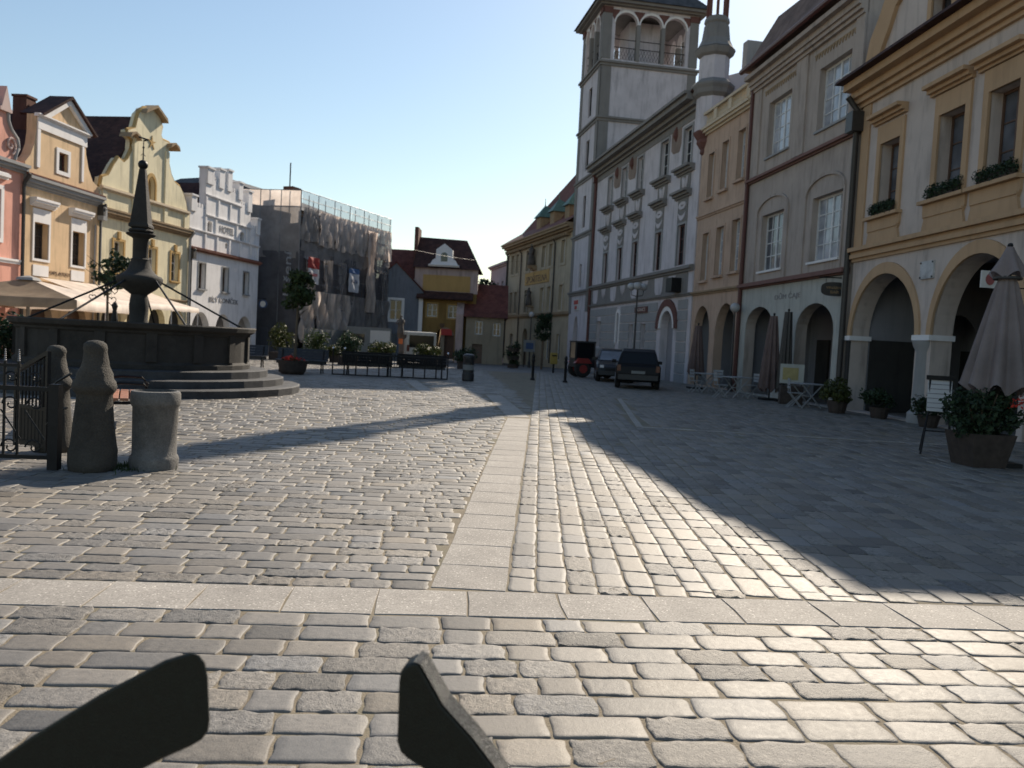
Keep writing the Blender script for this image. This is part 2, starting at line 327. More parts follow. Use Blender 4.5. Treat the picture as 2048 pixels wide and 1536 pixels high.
def window(parent, a, b, z0, z1, cols=2, rows=3, y=.2, fr=None, pane=None, fw_=.07, mw=.03, sill=None, sillout=.09, transom=None):
    fr = fr or M['white']; pane = pane or M['pane']; mb = MB()
    mb.box(a+.002, a+fw_, y, y+.07, z0+.002, z1-.002).box(b-fw_, b-.002, y, y+.07, z0+.002, z1-.002)
    mb.box(a+fw_, b-fw_, y, y+.07, z0+.002, z0+fw_).box(a+fw_, b-fw_, y, y+.07, z1-fw_, z1-.002)
    w = (b-a-2*fw_)/cols
    for i in range(1, cols):
        x = a+fw_+i*w; k = fw_*.6 if (cols == 2 or (cols == 4 and i == 2)) else mw/2
        mb.box(x-k, x+k, y+.003, y+.067, z0+fw_, z1-fw_)
    hgt = (z1-z0-2*fw_)/rows
    for j in range(1, rows):
        z = z0+fw_+j*hgt; k = fw_*.7 if transom == j else mw/2
        mb.box(a+fw_, b-fw_, y+.012, y+.058, z-k, z+k)
    o = mb.build('window', fr, parent)
    MB().box(a+fw_*.5, b-fw_*.5, y+.035, y+.045, z0+fw_*.5, z1-fw_*.5).build('pane', pane, o)
    if sill is not None: MB().box(a-.08, b+.08, -sillout, y-.003, z0-.09, z0-.004).build('sill', sill, o)
    return o
def surround(mb, a, b, z0, z1, w=.14, out=.04, bottom=True, top=None):
    t = top if top is not None else w
    mb.box(a-w, a, -out, .03, z0, z1).box(b, b+w, -out, .03, z0, z1).box(a-w, b+w, -out, .03, z1, z1+t)
    if bottom: mb.box(a-w, b+w, -out, .03, z0-w, z0)
    return mb
def mould(mb, a, b, z0, steps, y=.05):
    """stacked courses from z0 up: (height, projection); ends return with the projection"""
    prof = [(y, z0)]; z = z0
    for h, p in steps: prof += [(-p, z), (-p, z+h)]; z += h
    prof.append((y, z)); return mb.prism(prof, a, b, 'x')
def downpipe(parent, s, z1, mat, r=.06, hop=False, z0=0.0, out=.1):
    mb = MB().tube([(s, -out, z0), (s, -out, z1-.5), (s, -out-.02, z1-.35), (s, -out-.25, z1)], r, 8)
    if hop: mb.box(s-.14, s+.14, -.32, -.02, z1-.55, z1-.05)
    return mb.build('downpipe', mat, parent, True)
def lettering(parent, text, s, z, wid, hgt, mat, out=.02, vertical=False, name='lettering'):
    cu = bpy.data.curves.new('letters', 'FONT'); cu.body = text; cu.extrude = .01; cu.resolution_u = 3
    to = bpy.data.objects.new('letters', cu); COL.objects.link(to); bpy.context.view_layer.update()
    me = bpy.data.meshes.new_from_object(to.evaluated_get(bpy.context.evaluated_depsgraph_get())); bpy.data.objects.remove(to)
    co = np.empty(len(me.vertices)*3); me.vertices.foreach_get('co', co); co = co.reshape(-1, 3)
    mn, mx = co.min(0), co.max(0); x = (co[:, 0]-mn[0])/(mx[0]-mn[0]); yy = (co[:, 1]-mn[1])/(mx[1]-mn[1]); d = co[:, 2]/.01
    o3 = np.empty_like(co)
    if vertical: o3[:, 0] = s+(1-yy)*wid; o3[:, 2] = z+x*hgt
    else: o3[:, 0] = s+x*wid; o3[:, 2] = z+yy*hgt
    o3[:, 1] = -out-.008*d
    me.vertices.foreach_set('co', o3.ravel()); me.update(); me.materials.clear(); me.materials.append(mat); me.name = name
    o = bpy.data.objects.new(name, me); COL.objects.link(o)
    if parent: o.parent = parent
    return o
def house(name, label, P0, P1, cat='house'):
    d = Vector((P1[0]-P0[0], P1[1]-P0[1])); L = d.length
    return thing(name, label, cat, (P0[0], P0[1], 0), math.atan2(d.y, d.x)), L
def gable_roof(parent, a, b, zl, zr, sr, zt, y0, y1, mat, over=.25, th=.14):
    """ridge running back from the street"""
    mb = MB()
    for (s, z) in ((a-over*(zl < zt), zl), (b+over, zr)):
        mb.prism([(s, z), (sr, zt), (sr, zt+th), (s, z+th)], y0, y1, 'y')
    return mb.build('roof', mat, parent)

# ------------------------------------------------------------------ paving
SLOPE = .0787                                                        # cross band direction
def bandY(x): return 4.83+SLOPE*x
def add_mesh(name, co, faces, tint, mat, smooth=True):
    me = bpy.data.meshes.new(name); nv, nf = len(co), len(faces)
    me.vertices.add(nv); me.vertices.foreach_set('co', co.astype(np.float32).ravel())
    me.loops.add(nf*4); me.loops.foreach_set('vertex_index', faces.astype(np.int32).ravel())
    me.polygons.add(nf); me.polygons.foreach_set('loop_start', np.arange(0, nf*4, 4, dtype=np.int32)); 
    me.update(calc_edges=True)
    at = me.attributes.new('tint', 'FLOAT_COLOR', 'POINT'); at.data.foreach_set('color', tint.astype(np.float32).ravel())
    me.polygons.foreach_set('use_smooth', np.full(nf, smooth))
    me.materials.append(mat); o = bpy.data.objects.new(name, me); COL.objects.link(o); return o
def gzv(Y): return -0.012*np.clip(Y-42, 0, 40)
def blocks(name, cx, cy, ang, hl, hw, us, hs, mat, col, rough, tiltamp=.008, zamp=.003, edge=.93, corner=.04, seed=1, smooth=True):
    g = np.random.default_rng(seed); n = len(cx); us = np.array(us); hs = np.array(hs); k = len(us)
    U, V = np.meshgrid(us, us, indexing='ij'); HU, HV = np.meshgrid(hs, hs, indexing='ij')
    U, V = U.ravel(), V.ravel(); top = np.minimum(HU, HV).ravel()
    x = U*(1-corner*np.abs(V)**6); y = V*(1-corner*np.abs(U)**6)
    X = x[None]*hl[:, None]; Y = y[None]*hw[:, None]
    inner = (np.maximum(np.abs(U), np.abs(V)) <= 1.0)
    ph = g.uniform(0, 6.28, (n, 8)); fr = g.uniform(2, 5, (n, 4))
    wob = (.005*np.sin(U[None]*fr[:, :1]+ph[:, :1])+.005*np.sin(V[None]*fr[:, 1:2]*2+ph[:, 1:2]))
    Y = Y+wob*np.sign(V)[None]*np.abs(V)[None]**2*.8; X = X+(.005*np.sin(V[None]*fr[:, 2:3]+ph[:, 2:3]))*np.sign(U)[None]*np.abs(U)[None]**2
    Z = top[None]+g.uniform(-zamp, zamp*.6, (n, 1))+X*g.uniform(-tiltamp, tiltamp, (n, 1))+Y*g.uniform(-tiltamp, tiltamp, (n, 1))*2
    bumpy = (np.sin(U[None]*fr[:, :1]*2.2+ph[:, 3:4])*np.sin(V[None]*fr[:, 1:2]*1.7+ph[:, 4:5])+.6*np.sin(U[None]*7.3+V[None]*5.1+ph[:, 5:6])+.5*np.sin(U[None]*11+ph[:, 6:7])*np.sin(V[None]*9+ph[:, 7:8]))
    Z = Z+np.where(inner, 1, 0)[None]*(rough[:, None]*.0046*bumpy-.0014*(U**2+V**2)[None]*(1-.5*rough[:, None]))
    c, s = np.cos(ang)[:, None], np.sin(ang)[:, None]
    WX = cx[:, None]+X*c-Y*s; WY = cy[:, None]+X*s+Y*c; WZ = Z+gzv(WY)
    co = np.stack([WX, WY, WZ], -1).reshape(-1, 3)
    i, j = np.meshgrid(np.arange(k-1), np.arange(k-1), indexing='ij'); b = (i*k+j).ravel()
    q = np.stack([b, b+k, b+k+1, b+1], -1)
    fc = (q[None]+(np.arange(n)*k*k)[:, None, None]).reshape(-1, 4)
    t = np.concatenate([col, (.22+.8*rough)[:, None]], 1); tint = np.repeat(t, k*k, axis=0)
    return add_mesh(name, co, fc, tint, mat, smooth)
def rows(origin, ang, u0, u1, v0, v1, lmean, w, seed, clip):
    """courses of setts; v runs from v0 (a clean edge) towards v1; clip(x, y, ang, lo, hi) trims each stone along its course"""
    g = np.random.default_rng(seed); out = []; c, s = math.cos(ang), math.sin(ang); v = v0; sg = 1 if v1 > v0 else -1
    while (v1-v)*sg > 0:
        ww = w*g.uniform(.9, 1.12); u = u0+g.uniform(0, lmean); drift = g.uniform(-.005, .005)*min(1, abs(v-v0))
        while u < u1:
            L = lmean*g.uniform(.62, 1.32); vc = v+sg*ww/2+drift*math.sin(u*.9)
            r = clip(u, u+L, vc, c, s, origin)
            if r:
                lo, hi = r
                if hi-lo > .09:
                    uc = (lo+hi)/2; gp = g.uniform(.5, 1.5)
                    out.append((origin[0]+uc*c-vc*s, origin[1]+uc*s+vc*c, ang+g.normal(0, .009), (hi-lo)/2-.0045*gp, ww/2-.0042*g.uniform(.4, 1.6)))
            u += L
        v += sg*ww
    return out
SW = .47
BANDS = [((-.21, 5.06), (.18, 17.2), SW), ((.18, 17.2), (-.55, 24.3), SW), ((-2.45, 23.9), (-3.7, 30.0), .45), ((3.34, 25.5), (2.6, 16.5), .14), ((2.6, 16.5), (9.0, 16.1), .16)]
def in_band(x, y, pad):
    if pad >= 0 and abs(y-bandY(x)) < SW/2: return True
    for (a, b, w) in (BANDS if pad >= 0 else BANDS[1:]):
        dx, dy = b[0]-a[0], b[1]-a[1]; L = math.hypot(dx, dy); t = ((x-a[0])*dx+(y-a[1])*dy)/L; d = abs((x-a[0])*dy-(y-a[1])*dx)/L
        if -.05 < t < L+.05 and d < w/2+(.055 if pad >= 0 else .09): return True
    return False
def strip_x(y): return -.21+.39*(y-5.06)/12.14
def seen(x, y): return abs(x) < .72*y+2.6
def free(x, y): return math.hypot(x+9.27, y-20.35) > 3.7
def xy(u, v, c, s, o): return o[0]+u*c-v*s, o[1]+u*s+v*c
def clip_f(lo, hi, v, c, s, o):
    x, y = xy((lo+hi)/2, v, c, s, o); return (lo, hi) if seen(x, y) else None
def clip_l(lo, hi, v, c, s, o):
    x, y = xy((lo+hi)/2, v, c, s, o)
    if not seen(x, y) or not free(x, y) or (y > 17.3 and in_band(x, y, 0)): return None
    lim = strip_x(y)-SW/2-.012 if y < 17.3 else strip_x(y)+SW/2; xe = xy(hi, v, c, s, o)[0]
    if xe > lim: hi -= (xe-lim)/c
    return lo, hi
def clip_r(lo, hi, v, c, s, o):
    x, y = xy((lo+hi)/2, v, c, s, o)
    if not seen(x, y) or in_band(x, y, -1): return None
    yl = xy(lo, v, c, s, o); d = bandY(yl[0])+SW/2+.014-yl[1]
    if d > 0: lo += d/s
    return lo, hi
a0 = math.atan(SLOPE); pc = lambda k: (-math.sin(a0)*k, 4.83+math.cos(a0)*k)
st = rows(pc(-SW/2-.012), a0, -12, 12, 0, -4.6, .32, .2, 1, clip_f)
st += rows(pc(SW/2+.012), a0, -40, 1.5, 0, 44, .32, .19, 2, clip_l)
st += rows((-.21+SW/2+.012, 5.06), math.pi/2-math.atan(.39/12.14), -.6, 44, 0, -40, .33, .19, 3, clip_r)
st = np.array(st); n = len(st)
rough = np.where(rng.random(n) < .36, rng.uniform(.6, 1.25, n), rng.uniform(.05, .3, n))
val = rng.uniform(.13, .20, n)*np.where(rng.random(n) < .10, .66, 1); warm = rng.normal(0, .018, n)
col = np.stack([val*(1.05+warm*1.6), val*(.96+warm*.2), val*(.85-warm*1.6)], 1)
near = st[:, 1] < 10.5
US = [-1.015, -1, -.98, -.94, -.7, -.35, 0, .35, .7, .94, .98, 1, 1.015]; HS = [-.05, -.010, -.0035, -.0005, 0, 0, 0, 0, 0, -.0005, -.0035, -.010, -.05]
UF = [-1.01, -1, -.95, -.85, .85, .95, 1, 1.01]; HF = [-.045, -.014, -.002, 0, 0, -.002, -.014, -.045]
a = st[near]; struct(blocks('paving_setts', a[:, 0], a[:, 1], a[:, 2], a[:, 3], a[:, 4], US, HS, M['sett'], col[near], rough[near], seed=11))
a = st[~near]; struct(blocks('paving_setts_beyond', a[:, 0], a[:, 1], a[:, 2], a[:, 3], a[:, 4], UF, HF, M['sett'], col[~near], rough[~near], seed=12, zamp=.006))
# slabs
sl_ = []; ang = math.atan(SLOPE); x = -9.0
while x < 9:
    L = random.uniform(.50, .56); sl_.append((x+L/2, bandY(x+L/2), ang, L/2-.004, SW/2-.003)); x += L*math.cos(ang)
for (a_, b_, w_) in BANDS:
    L = math.hypot(b_[0]-a_[0], b_[1]-a_[1]); an = math.atan2(b_[1]-a_[1], b_[0]-a_[0]); t = .03
    while t < L-.3:
        k = random.uniform(.53, .6); sl_.append((a_[0]+math.cos(an)*(t+k/2), a_[1]+math.sin(an)*(t+k/2), an, k/2-.004, w_/2-.003)); t += k
sl_ = np.array(sl_); n = len(sl_); v = rng.uniform(.29, .335, n)
struct(blocks('paving_slabs', sl_[:, 0], sl_[:, 1], sl_[:, 2], sl_[:, 3], sl_[:, 4], [-1.0, -1, -.985, 0, .985, 1, 1.0], [-.05, -.006, 0, 0, 0, -.006, -.05], M['slab'], np.stack([v*1.02, v*.94, v*.84], 1), np.zeros(n), 0, .0015, 1, 0, 13, False))
def sheet(name, X, Ys, dz, mat):
    vs = [(x, y, gz(y)+dz) for y in Ys for x in X]; m = len(X)
    return struct(MB().add(vs, [(i*m+j, i*m+j+1, (i+1)*m+j+1, (i+1)*m+j) for i in range(len(Ys)-1) for j in range(m-1)]).build(name, mat))
m, nn, ll, b = nodes('joint_sand'); tc = nn.new('ShaderNodeTexCoord'); t1 = noise(nn, ll, 1.2, 6, tc.outputs['Object']); t2 = noise(nn, ll, 90, 4, tc.outputs['Object'])
r1 = ramp(nn, ll, t1.outputs[0], [(.3, (.13, .105, .07)), (.5, (.20, .165, .115)), (.62, (.16, .14, .095)), (.75, (.075, .08, .045))]); ll.new(r1.outputs[0], b.inputs['Base Color']); b.inputs['Roughness'].default_value = .95
bp = nn.new('ShaderNodeBump'); bp.inputs['Distance'].default_value = .006; ll.new(t2.outputs[0], bp.inputs['Height']); ll.new(bp.outputs[0], b.inputs['Normal'])
sheet('paving_bed', [-45, 45], [-12, 42, 44], -.0088, m)
sheet('ground', [-400, -50, 50, 400], [-60, 42, 82, 140, 900], -.03, stone('ground_grey', (.11, .105, .10), .7, .5))

# ------------------------------------------------------------------ houses on the sunny side
def roof_back(h, *a, **k): return gable_roof(h, *a, **k)
# pink house at the picture's edge
h, L = house('pink_house', 'salmon pink house with a scrolled gable, grey cornice and obelisk finial', (-20.35, 25), (-19.72, 33)); L -= .02
vol = [(L, -1), (L, 7.62), (7.42, 7.62), (7.48, 7.85), (7.62, 8.1), (7.55, 8.45), (7.2, 8.72), (7.02, 9.0), (6.98, 9.3), (6.55, 9.3), (6.2, 9.9), (5.2, 11.2), (4, 11.9), (2.8, 11.2), (1.8, 9.9), (1.4, 9.3), (1.0, 9.3), (.9, 8.7), (.5, 8.3), (.5, 7.62), (0, 7.62), (0, -1)]
hs = [rect(a, a+.95, 4.5, 6.35) for a in (5.75, 3.5, 1.3)]+[rect(a, a+1, .1, 2.3) for a in (1.2, 3.4, 5.6)]
wall(h, vol, hs, M['pink'])
for a in (5.75, 3.5, 1.3): 
    w = window(h, a, a+.95, 4.5, 6.35, 2, 3); MB_ = surround(MB(), a, a+.95, 4.5, 6.35, .16); mould(MB_, a-.3, a+1.25, 6.75, [(.08, .1), (.12, .2), (.05, .12)]).build('surround', M['trim'], w)
for a in (1.2, 3.4, 5.6): window(h, a, a+1, .1, 2.3, 2, 3)
mould(MB(), -.05, L+.0, 7.18, [(.1, .1), (.12, .22), (.12, .3)]).build('cornice', M['trimgrey'], h)
mould(MB(), 0, L-.1, 3.6, [(.1, .06), (.08, .1)]).build('string_course', M['trim'], h)
MB().prism([(6.45, 9.3), (7.1, 9.3), (7.1, 9.42), (7.02, 9.45), (6.78, 10.25), (6.53, 9.45), (6.45, 9.42)], -.12, .5).build('finial', M['gatepink'], h)
spir = [(7.14+.30*(1-t)*math.cos(9.5*t-1.2), -.05, 8.13+.36*(1-t)*math.sin(9.5*t-1.2)) for t in np.linspace(0, .86, 34)]
MB().tube(spir, .045, 6).build('scroll', M['gatepink'], h, True)
edge = [p for p in vol if 7.6 <= p[1] and p[0] > 6.9 and p[0] < 7.7]
MB().tube([(p[0], -.02, p[1]) for p in edge], .07, 8).build('coping', M['trimgrey'], h, True)
MB().box(.02, L-.02, .39, 11, -1, 7.4).build('body', M['pink'], h)
gable_roof(h, .3, L-.3, 7.5, 7.5, 4, 11.0, .41, 11, M['roof'])
downpipe(h, L-.12, 7.2, M['pipedark'], .07)

# ochre house
h, L = house('ochre_house', 'ochre house with white window surrounds, pedimented attic and wafer shop lettering', (-19.7, 33), (-19.3, 38.1)); L -= .02
out = [(0, -1), (L, -1), (L, 7.2), (4.98, 7.62), (4.55, 7.8), (4.2, 8.3), (4.0, 8.9), (3.93, 9.45), (4.2, 9.75), (2.6, 10.82), (1.0, 9.75), (.6, 9.72), (.6, 9.0), (.52, 8.5), (.3, 8.02), (-.0, 7.7)]
hs = [rect(2.07, 2.70, 7.78, 8.55), rect(.61, 1.53, 3.95, 5.42), rect(3.13, 4.04, 3.92, 5.4), arch(.5, 1.9, .05, 1.5, 2.2), arch(2.9, 4.3, .05, 1.5, 2.2)]
wall(h, out, hs, M['ochre'])
w = window(h, 2.07, 2.70, 7.78, 8.55, 1, 1, .15, M['pipe']); surround(MB(), 2.07, 2.70, 7.78, 8.55, .16, .04).build('surround', M['trim'], w)
for a, b_, zb, zt in ((.61, 1.53, 3.95, 5.42), (3.13, 4.04, 3.92, 5.4)):
    w = window(h, a, b_, zb, zt, 2, 3, .26, M['pipedark'])
    mb = surround(MB(), a, b_, zb, zt, .10, .04, True, .55); mould(mb, a-.28, b_+.30, zt+.62, [(.06, .08), (.09, .16), (.09, .26), (.1, .30)]); mb.box(a-.03, b_+.03, -.03, .03, 3.25, 3.70)
    mb.build('surround', M['trim'], w)
mb = MB(); mould(mb, -.05, L+.05, 6.74, [(.08, .06), (.10, .14), (.14, .24), (.12, .32)]); mb.build('cornice', M['trimgrey'], h)
mould(MB(), -.02, L+.02, 7.19, [(.05, .33), (.04, .2)]).build('cornice_tiles', M['capred'], h)
mb = MB().box(.66, .84, -.05, .03, 7.62, 9.17).box(3.66, 3.8, -.05, .03, 7.62, 9.17).box(.66, 3.98, -.06, .03, 9.17, 9.62)
mould(mb, .55, 4.15, 9.63, [(.07, .1), (.06, .18)])
for sx in (-1, 1): mb.prism([(2.6+sx*1.65, 9.78), (2.6+sx*1.25, 9.78), (2.6, 10.62), (2.6, 10.86)], -.14, .05)
mb.build('pediment', M['trim'], h)
mb = MB()
for sx in (-1, 1): mb.prism([(2.6+sx*1.8, 9.72), (2.6, 10.88), (2.6, 11.0), (2.6+sx*1.9, 9.78)], -.25, .8)
mb.build('pediment_roof', M['roof'], h)
lettering(h, 'OPLATKY', 1.62, 3.38, 1.45, .15, M['lettersbrown'])
MB().box(.02, L-.02, .39, 11, -1, 7.15).build('body', M['ochre'], h)
rf = gable_roof(h, .0, L, 7.3, 7.3, 2.3, 10.0, .41, 11, M['roof'], .1)
MB().box(1.55, 2.15, 1.1, 1.7, 9.2, 10.65).box(1.51, 2.19, 1.06, 1.74, 10.65, 10.74).build('chimney', M['chimney'], rf)
for a in (.5, 2.9): MB().prism(arch(a+.01, a+1.39, .05, 1.5, 2.19), .3, .34).build('door', M['woodbrown'], h)
downpipe(h, L-.02, 6.9, M['pipedark'], .05, True)
MB().tube([(L-.35, -.06, 0), (L-.35, -.06, 5.9)], .035, 6).build('cable_duct', M['trimgrey'], h)

# cream house with the curved gable
h, L = house('cream_house', 'cream house with a tall curved baroque gable and a star near its top', (-19.3, 38.1), (-18.2, 45.8)); L -= .02
out = [(0, -1), (L, -1), (L, 7.55), (7.5, 7.7), (7.35, 8.2), (7.1, 8.6), (6.72, 8.95), (6.2, 9.08), (5.85, 9.4), (5.6, 9.9), (5.52, 10.7), (5.85, 10.85), (5.6, 11.0), (4.95, 11.0), (4.78, 11.2), (4.9, 11.65), (4.6, 12.05), (4.05, 12.25), (3.3, 12.15), (2.85, 11.75), (2.6, 11.0), (2.0, 10.75), (2.05, 10.5), (2.42, 10.4), (2.38, 9.9), (2.1, 9.42), (1.75, 9.15), (1.35, 9.28), (1.02, 8.9), (.62, 8.32), (.2, 8.15), (.1, 7.7), (0, 7.6)]
W3 = [(1.1, 1.86, 3.88, 5.38), (3.92, 4.62, 3.88, 5.38), (6.02, 6.76, 3.89, 5.36)]
arcs = [arch(a, a+1.5, .05, 1.55, 2.4) for a in (.35, 2.3, 4.15, 6.0)]
wall(h, out, [rect(*w) for w in W3]+[arch(3.7, 4.35, 7.75, 8.5, 8.95)]+arcs, M['cream'])
for (a, b_, zb, zt) in W3:
    w = window(h, a, b_, zb, zt, 2, 3, .2, None, None, .06, .03, M['ochretrim'], .12, 2)
    mb = surround(MB(), a, b_, zb, zt, .12, .05); mb.box((a+b_)/2-.1, (a+b_)/2+.1, -.09, .03, zt+.12, zt+.45); mb.build('surround', M['ochretrim'], w)
MB().prism(arch(3.71, 4.34, 7.76, 8.5, 8.94), .22, .26).build('niche', M['ochretrim'], h)
mb = MB(); mb.ring([(3.7, 7.75)]+[(float(x), float(z)) for x, z in arcpts(3.7, 4.35, 8.5, 8.95)][::-1]+[(4.35, 7.75)], [(3.58, 7.75)]+[(float(x), float(z)) for x, z in arcpts(3.58, 4.47, 8.5, 9.12)][::-1]+[(4.47, 7.75)], -.05, .03); mb.build('niche_frame', M['ochretrim'], h)
mould(MB(), .05, L, 6.38, [(.08, .08), (.1, .16), (.14, .26), (.08, .30)]).build('cornice', M['bankdark'], h)
mould(MB(), .03, L-.15, 7.58, [(.07, .08), (.08, .16), (.05, .1)]).build('string_course', M['creamtrim'], h)
mould(MB(), .3, L-.05, 2.8, [(.06, .06), (.06, .1)]).build('string_course', M['bankdark'], h)
mb = MB()
for a in (.15, 2.45, 5.2, 7.15): mb.box(a, a+.3, -.07, .03, 6.79, 7.57)
for a in (2.45, 5.2): mb.box(a, a+.3, -.07, .03, 7.79, 10.5)
mb.build('pilaster', M['cream'], h)
cop = [p for p in out if p[1] > 7.6]
MB().tube([(p[0], .1, p[1]+.02) for p in cop[:]], .10, 6).build('coping', M['ochretrim'], h, True)
st8 = [(3.95+(.36 if k % 2 == 0 else .10)*math.sin(k*math.pi/5), 10.62+(.36 if k % 2 == 0 else .10)*math.cos(k*math.pi/5)) for k in range(10)]
MB().prism(st8, -.04, .02).build('star', M['ochretrim'], h)
mb = MB()
for (s0, s1, z) in ((3.1, 4.85, 11.95), (5.35, 6.05, 10.8), (1.9, 2.6, 10.5)):
    mid = (s0+s1)/2; mb.prism([(s0-.1, z-.1), (mid, z+.28*(s1-s0)/1.2), (s1+.1, z-.1), (s1, z+.12), (mid, z+.45*(s1-s0)/1.6+.05), (s0, z+.12)], -.3, .35)
mb.build('gable_caps', M['bankdark'], h)
MB().box(.02, L-.02, .39, 11, -1, 6.9).build('body', M['cream'], h)
gable_roof(h, .1, L-.1, 6.9, 6.9, 3.9, 11.75, .41, 12, M['roof'], .1)
for a in (.35, 2.3, 4.15, 6.0): MB().prism(arch(a+.01, a+1.49, .05, 1.55, 2.39), .33, .37).build('door', M['vaultdark'], h)
downpipe(h, .0, 6.7, M['trimgrey'], .06, True); downpipe(h, L-.03, 6.7, M['trimgrey'], .06)

# white hotel with the stepped battlements
h, L = house('white_hotel', 'white hotel with a stepped battlemented gable and gothic lettering', (-18.2, 45.8), (-16.95, 54.2), 'hotel'); L -= .02
ST = [(0, 8.1), (1.62, 9.3), (2.75, 9.9), (4.35, 9.9), (5.7, 9.3), (7.15, 8.1), (L, 8.1)]
out = [(0, -1.2), (L, -1.2), (L, 7.95), (7.15, 7.95), (7.15, 9.2), (5.85, 9.2), (5.85, 9.75), (4.5, 9.75), (4.5, 10.0), (1.6, 10.0), (1.6, 8.2), (0, 8.2)]
W3 = [(1.08, 1.83, 3.68, 5.14), (3.79, 4.52, 3.68, 5.12), (6.44, 7.15, 3.70, 5.1)]
arcs = [arch(.48, 2.52, -.1, 1.1, 2.36), arch(3.12, 5.02, -.1, 1.1, 2.34), arch(5.82, 7.82, -.1, 1.1, 2.32)]
sw = [arch(1.9, 2.42, 7.0, 7.45, 7.62), arch(5.87, 6.4, 6.92, 7.38, 7.54), arch(4.02, 4.34, 6.28, 6.5, 6.6)]
wall(h, out, [rect(*w) for w in W3]+arcs+sw, M['chalk'])
for (a, b_, zb, zt) in W3:
    w = window(h, a, b_, zb, zt, 2, 3, .24, M['woodbrown'], None, .06, .03, M['trimgrey'], .12)
    surround(MB(), a, b_, zb, zt, .07, .03, False).build('surround', M['trimgrey'], w)
for (a, b_, zb, zt) in ((1.9, 2.42, 7.0, 7.62), (5.87, 6.4, 6.92, 7.54), (4.02, 4.34, 6.28, 6.6)): MB().box(a-.05, b_+.05, .25, .29, zb-.05, zt+.05).build('pane', M['pane'], h)
mould(MB(), .05, L+.1, 5.72, [(.08, .12), (.1, .22), (.06, .1)]).build('string_course', M['capred'], h)
mb = MB()
mould(mb, 0, L, 6.84, [(.06, .06), (.05, .1)]); mould(mb, 1.6, 7.2, 7.84, [(.06, .06), (.05, .1)]); mould(mb, 1.6, 5.85, 8.98, [(.06, .06), (.05, .1)])
for a in (.15, 1.6, 2.95, 4.45, 5.85, 7.2, 8.2): mb.box(a, a+.15, -.06, .03, 5.97, 6.83)
for a in (1.6, 2.75, 5.3, 6.6, 7.05): mb.box(a, a+.15, -.06, .03, 6.96, 7.83)
for a in (1.6, 3.0, 4.4, 5.65): mb.box(a, a+.15, -.06, .03, 7.96, 8.97)
mb.build('gable_ribs', M['chalk'], h)
mb = MB()
for (a, w_, zb, zt) in ((.02, .55, 8.2, 8.72), (1.62, .75, 10.0, 10.55), (3.0, .6, 10.0, 10.75), (4.0, .5, 10.0, 10.9), (5.4, .5, 9.75, 10.45), (6.65, .5, 9.2, 10.15), (7.95, .45, 7.95, 8.62)):
    mb.box(a, a+w_, -.08, .45, zb-.3, zt); mb.box(a-.06, a+w_+.06, -.14, .5, zt, zt+.1)
for (s0, s1, z) in ((.62, 1.6, 8.2), (2.4, 3.0, 10.0), (3.6, 4.0, 10.0), (4.55, 5.4, 9.75), (5.95, 6.65, 9.2), (7.2, 7.95, 7.95)):
    t = s0
    while t < s1-.12: mb.box(t, t+.16, .0, .38, z-.01, z+.24); t += .30
mb.build('battlements', M['chalk'], h)
lettering(h, 'HOTEL', 3.3, 7.15, 1.72, .40, M['lettersgrey']); lettering(h, 'BÍLÝ KONÍČEK', 2.35, 3.0, 3.5, .38, M['lettersgrey'])
MB().box(.02, L-.02, 3.2, 12, -1.2, 6.0).box(.02, L-.02, .39, 3.2, 2.7, 6.0).box(.02, .3, .39, 3.2, -1.2, 2.7).box(L-.3, L-.02, .39, 3.2, -1.2, 2.7).build('body', M['chalk'], h)
gable_roof(h, .1, L-.1, 6.1, 6.1, 3.6, 9.9, .42, 12, M['roof'], .1)
downpipe(h, .1, 5.8, M['pipedark'], .06, True)
sg = thing('round_sign', 'round white sign in a dark ring hung off the white hotel corner', 'sign', (-16.75, 54.0, 0), math.atan2(8.4, 1.25))
MB().lathe([(.20, -.06), (.27, -.06), (.27, .06), (.20, .06), (.20, -.06)], 24, cap=False).build('ring', M['signblue'], sg); MB().lathe([(.20, -.04), (.20, .04)], 24).build('face', M['paper'], sg)
for k in kids(sg): k.rotation_euler = (0, R(90), 0); k.location = (-.1, -.32, 3.2)
MB().tube([(-.1, .1, 3.56), (-.1, -.5, 3.56), (-.1, -.32, 3.46)], .02, 6).build('bracket', M['iron'], sg)

# ------------------------------------------------------------------ scaffolded building
SCP = (-14.88, 56.5, -.217); SCS = 1.14
h = thing('corner_building', 'dark corner building wrapped in scaffolding and netting', 'building', SCP, math.atan2(10.35, 3.76))
LB = 11.0; up = .9
fl = lambda mb, z0, z1: mb.prism([(.6, .9), (LB-.2, .9), (LB-.2, 10), (-.95, 10)], z0, z1, 'z')
fl(MB(), -1.2, 8.6).build('wall', M['dark'], h)
fl(MB(), 8.6, 8.9).build('cornice', M['bankdark'], h)
rf = MB().add([(.4, .6, 8.9), (LB, .6, 8.9), (LB, 13.2, 8.9), (-1.6, 13.2, 8.9), (.6, 6.4, 11.0), (6.5, 6.4, 11.0), (1.0, 10.0, 11.0)], [(0, 1, 5, 4), (1, 2, 5), (2, 3, 6, 5), (3, 0, 4, 6), (4, 5, 6)]).build('roof', M['slate'], h)
MB().box(1.3, 2.2, 1.6, 2.3, 9.2, 10.45).build('chimney', M['chimney'], rf); MB().tube([(1.4, 1.9, 10.45), (1.4, 1.9, 11.9)], .04, 5).build('mast', M['iron'], rf)
for s0 in (1.6, 3.4, 5.2, 7.0, 8.8):
    for z0 in (1.2, 3.9, 6.3):
        w = MB().box(s0, s0+.95, .82, .89, z0, z0+1.6).build('window', M['bankdark'], h); MB().box(s0+.08, s0+.87, .79, .815, z0+.08, z0+1.52).build('pane', M['pane'], w)
